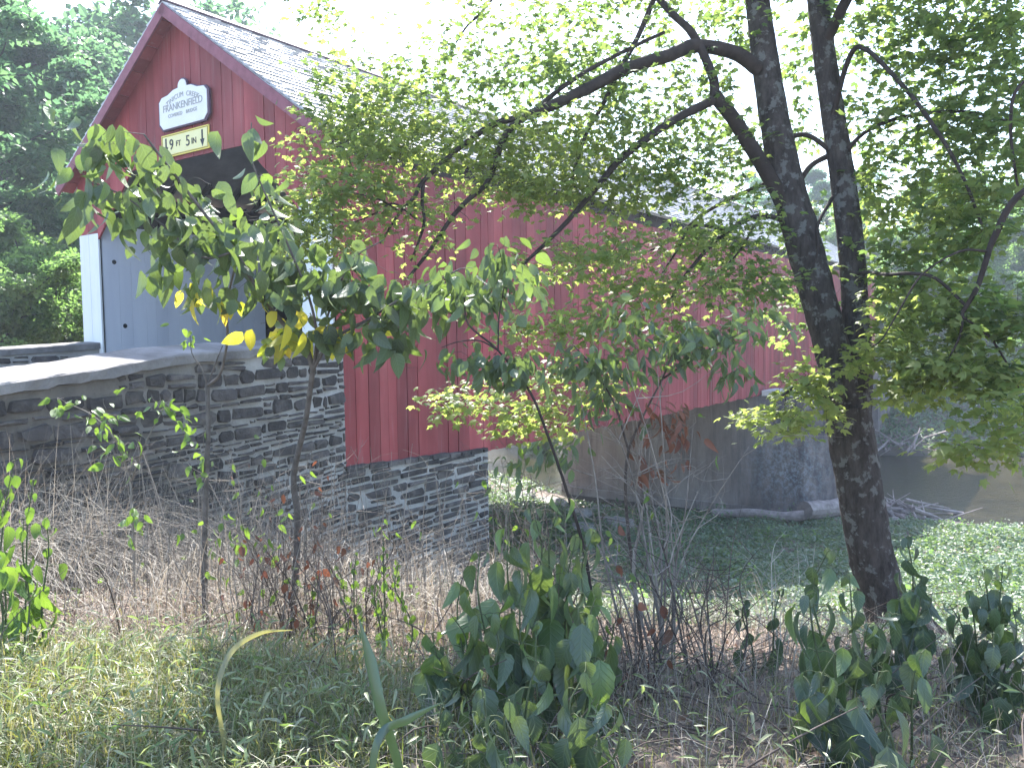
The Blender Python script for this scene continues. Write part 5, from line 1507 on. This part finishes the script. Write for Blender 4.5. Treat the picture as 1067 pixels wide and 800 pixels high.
right_trees = [(930, 50, 2, 0.76, 'light green tree on the far bank right behind the bridge end'), (985, 54, 3, 1.1, 'round bushy tree on the far bank above the driftwood heap'), (1045, 52, 2, 0.81, 'light green tree on the far bank near the right edge'), (1105, 48, 2, 0.98, 'taller light green tree on the far bank at the right edge'),
 (900, 66, 2, 1.16, 'light green tree rising behind the far end of the bridge'), (960, 75, 1, 0.76, 'distant spreading tree on the slope above the creek'), (1020, 72, 2, 1.04, 'distant light green tree on the slope near the right edge'), (1080, 70, 0, 0.92, 'dense distant tree on the slope at the right edge'),
 (940, 46, 3, .55, 'bush overhanging the far shore beside the driftwood heap'), (1030, 46, 3, .55, 'bush leaning over the creek from the far bank'), (975, 52, 3, .9, 'broad sunlit bush halfway up the far bank'), (1050, 53, 3, 1.0, 'broad bush halfway up the far bank at the right edge'), (900, 52, 3, .9, 'broad bush directly behind the far abutment'), (920, 47, 3, .6, 'low bush on the far bank beside the bridge end'), (1000, 48.5, 3, .5, 'low bush on the far bank above the water'), (1060, 47, 3, .6, 'low bush on the far bank at the right edge'), (945, 58, 2, 0.98, 'light green tree directly above the far shoreline left part'), (1010, 60, 2, 1.04, 'light green tree standing behind the far bank bushes'), (1070, 56, 0, 0.73, 'dark dense tree behind the far bank bushes at the right'), (860, 70, 0, 0.98, 'tall tree half hidden behind the double trunk'), (965, 46.5, 3, .45, 'small bush over the driftwood on the far bank')]
for a in right_trees: T(*a, GR)
GB = 'woodland trees behind the bridge'
back_trees = [(530, 62, 2, 1.0, 'tree seen under the bridge beyond the gravel bar'), (600, 66, 3, 1.3, 'low bush seen beneath the bridge past the pier'), (700, 75, 0, .8, 'distant tree hidden mostly by the bridge roof'), (790, 72, 1, .75, 'distant tall tree above the far part of the roof'), (450, 70, 3, 1.3, 'low tree behind the bridge middle'), (560, 44, 3, .6, 'small sunlit bush on the bank under the bridge')]
for a in back_trees: T(*a, GB)
# far woods on the hills: reads as one mass
LVF = Leaves()
n = 70000
ang = rng.uniform(-1.3, 1.3, n); rad = rng.uniform(85, 150, n)
x, y = np.sin(ang) * rad, np.cos(ang) * rad
z = ground(x, y) + 9 * rng.random(n) ** .7 * (0.75 + 0.35 * hsh(x * .2, y * .2))
d = rnd_unit(n); nr = rng.normal(0, .5, (n, 3)) + np.array([0, -.5, .8])
LVF.put(T_TUFT, np.stack([x, y, z], -1), d, nr, rng.uniform(1.2, 2.4, n))
g = G(); LVF.flush(g); tag(g.build('distant_woods', M['bgleaf']), 'hazy distant woods closing the view beyond the creek', 'woods', kind='stuff')

# ------------------------------------------------------------------ utility wires
def wire(label, A, B, r=0.010, sag=0.5):
    t = np.linspace(0, 1, 40)[:, None]; P = A + (B - A) * t; P[:, 2] -= sag * 4 * (t * (1 - t))[:, 0]
    g = G(); g.tube(P - A, np.full(40, r), 6, smooth=1); tag(g.build('utility_wire', M['wire'], None, loc=arr(A)), label, 'wire', 'utility wires above the bridge roof')
wire('upper utility wire crossing the white sky above the roof', at(150, -70, 16), at(800, 285, 46), .006, .3)
wire('middle utility wire running just above the roof ridge', at(190, -50, 15), at(880, 330, 46), .006, .3)
wire('lower utility wire skimming the roof shingles from the ridge', at(150, -40, 14), at(900, 345, 44), .006, .25)

# ------------------------------------------------------------------ haze
DENS = 0.0013
hz = bpy.data.materials.new('haze_air'); hz.use_nodes = True
nt = hz.node_tree; nt.nodes.clear(); out = nt.nodes.new('ShaderNodeOutputMaterial'); pv = nt.nodes.new('ShaderNodeVolumePrincipled')
pv.inputs['Color'].default_value = (0.76, 0.87, 1.0, 1); pv.inputs['Density'].default_value = DENS; pv.inputs['Anisotropy'].default_value = 0.3
nt.links.new(pv.outputs[0], out.inputs['Volume'])
g = G(); zb = float(ZZ.min()) - 1.5; zt = max(float(ZZ.max()) + 4, 36.0)
g.box((0, 25, (zb + zt) / 2), (1150, 1200, zt - zb))
hzo = tag(g.build('haze', hz), 'pale blue summer haze filling the air', 'haze', kind='stuff')

# ------------------------------------------------------------------ light
SUN_EL, SUN_AZ = 48.0, -6.0
w = bpy.data.worlds.new('World'); scene.world = w; w.use_nodes = True
nt = w.node_tree; nt.nodes.clear()
sky = nt.nodes.new('ShaderNodeTexSky'); sky.sky_type = 'NISHITA'; sky.sun_disc = False
sky.sun_elevation = R(SUN_EL); sky.sun_rotation = R(SUN_AZ); sky.air_density = 1.0; sky.dust_density = 1.0; sky.ozone_density = 1.0
bg = nt.nodes.new('ShaderNodeBackground'); bg.inputs[1].default_value = 0.15
wo = nt.nodes.new('ShaderNodeOutputWorld'); nt.links.new(sky.outputs[0], bg.inputs[0]); nt.links.new(bg.outputs[0], wo.inputs[0])
sd = bpy.data.lights.new('sun', 'SUN'); sd.energy = 4.5; sd.angle = R(0.6); sd.color = (1.0, 0.97, 0.92)
so = bpy.data.objects.new('sun', sd); COL.objects.link(so)
dv = Vector((math.sin(R(SUN_AZ)) * math.cos(R(SUN_EL)), math.cos(R(SUN_AZ)) * math.cos(R(SUN_EL)), math.sin(R(SUN_EL))))
so.rotation_euler = dv.to_track_quat('Z', 'Y').to_euler(); so.location = (0, 0, 60)

scene.view_settings.view_transform = 'Standard'; scene.view_settings.look = 'None'
scene.view_settings.exposure = 2.1; scene.view_settings.gamma = 1.0
scene.cycles.max_bounces = 6; scene.cycles.diffuse_bounces = 3; scene.cycles.glossy_bounces = 2; scene.cycles.transmission_bounces = 4
scene.cycles.volume_bounces = 0; scene.cycles.transparent_max_bounces = 6
scene.cycles.sample_clamp_indirect = 6
scene.cycles.use_denoising = True
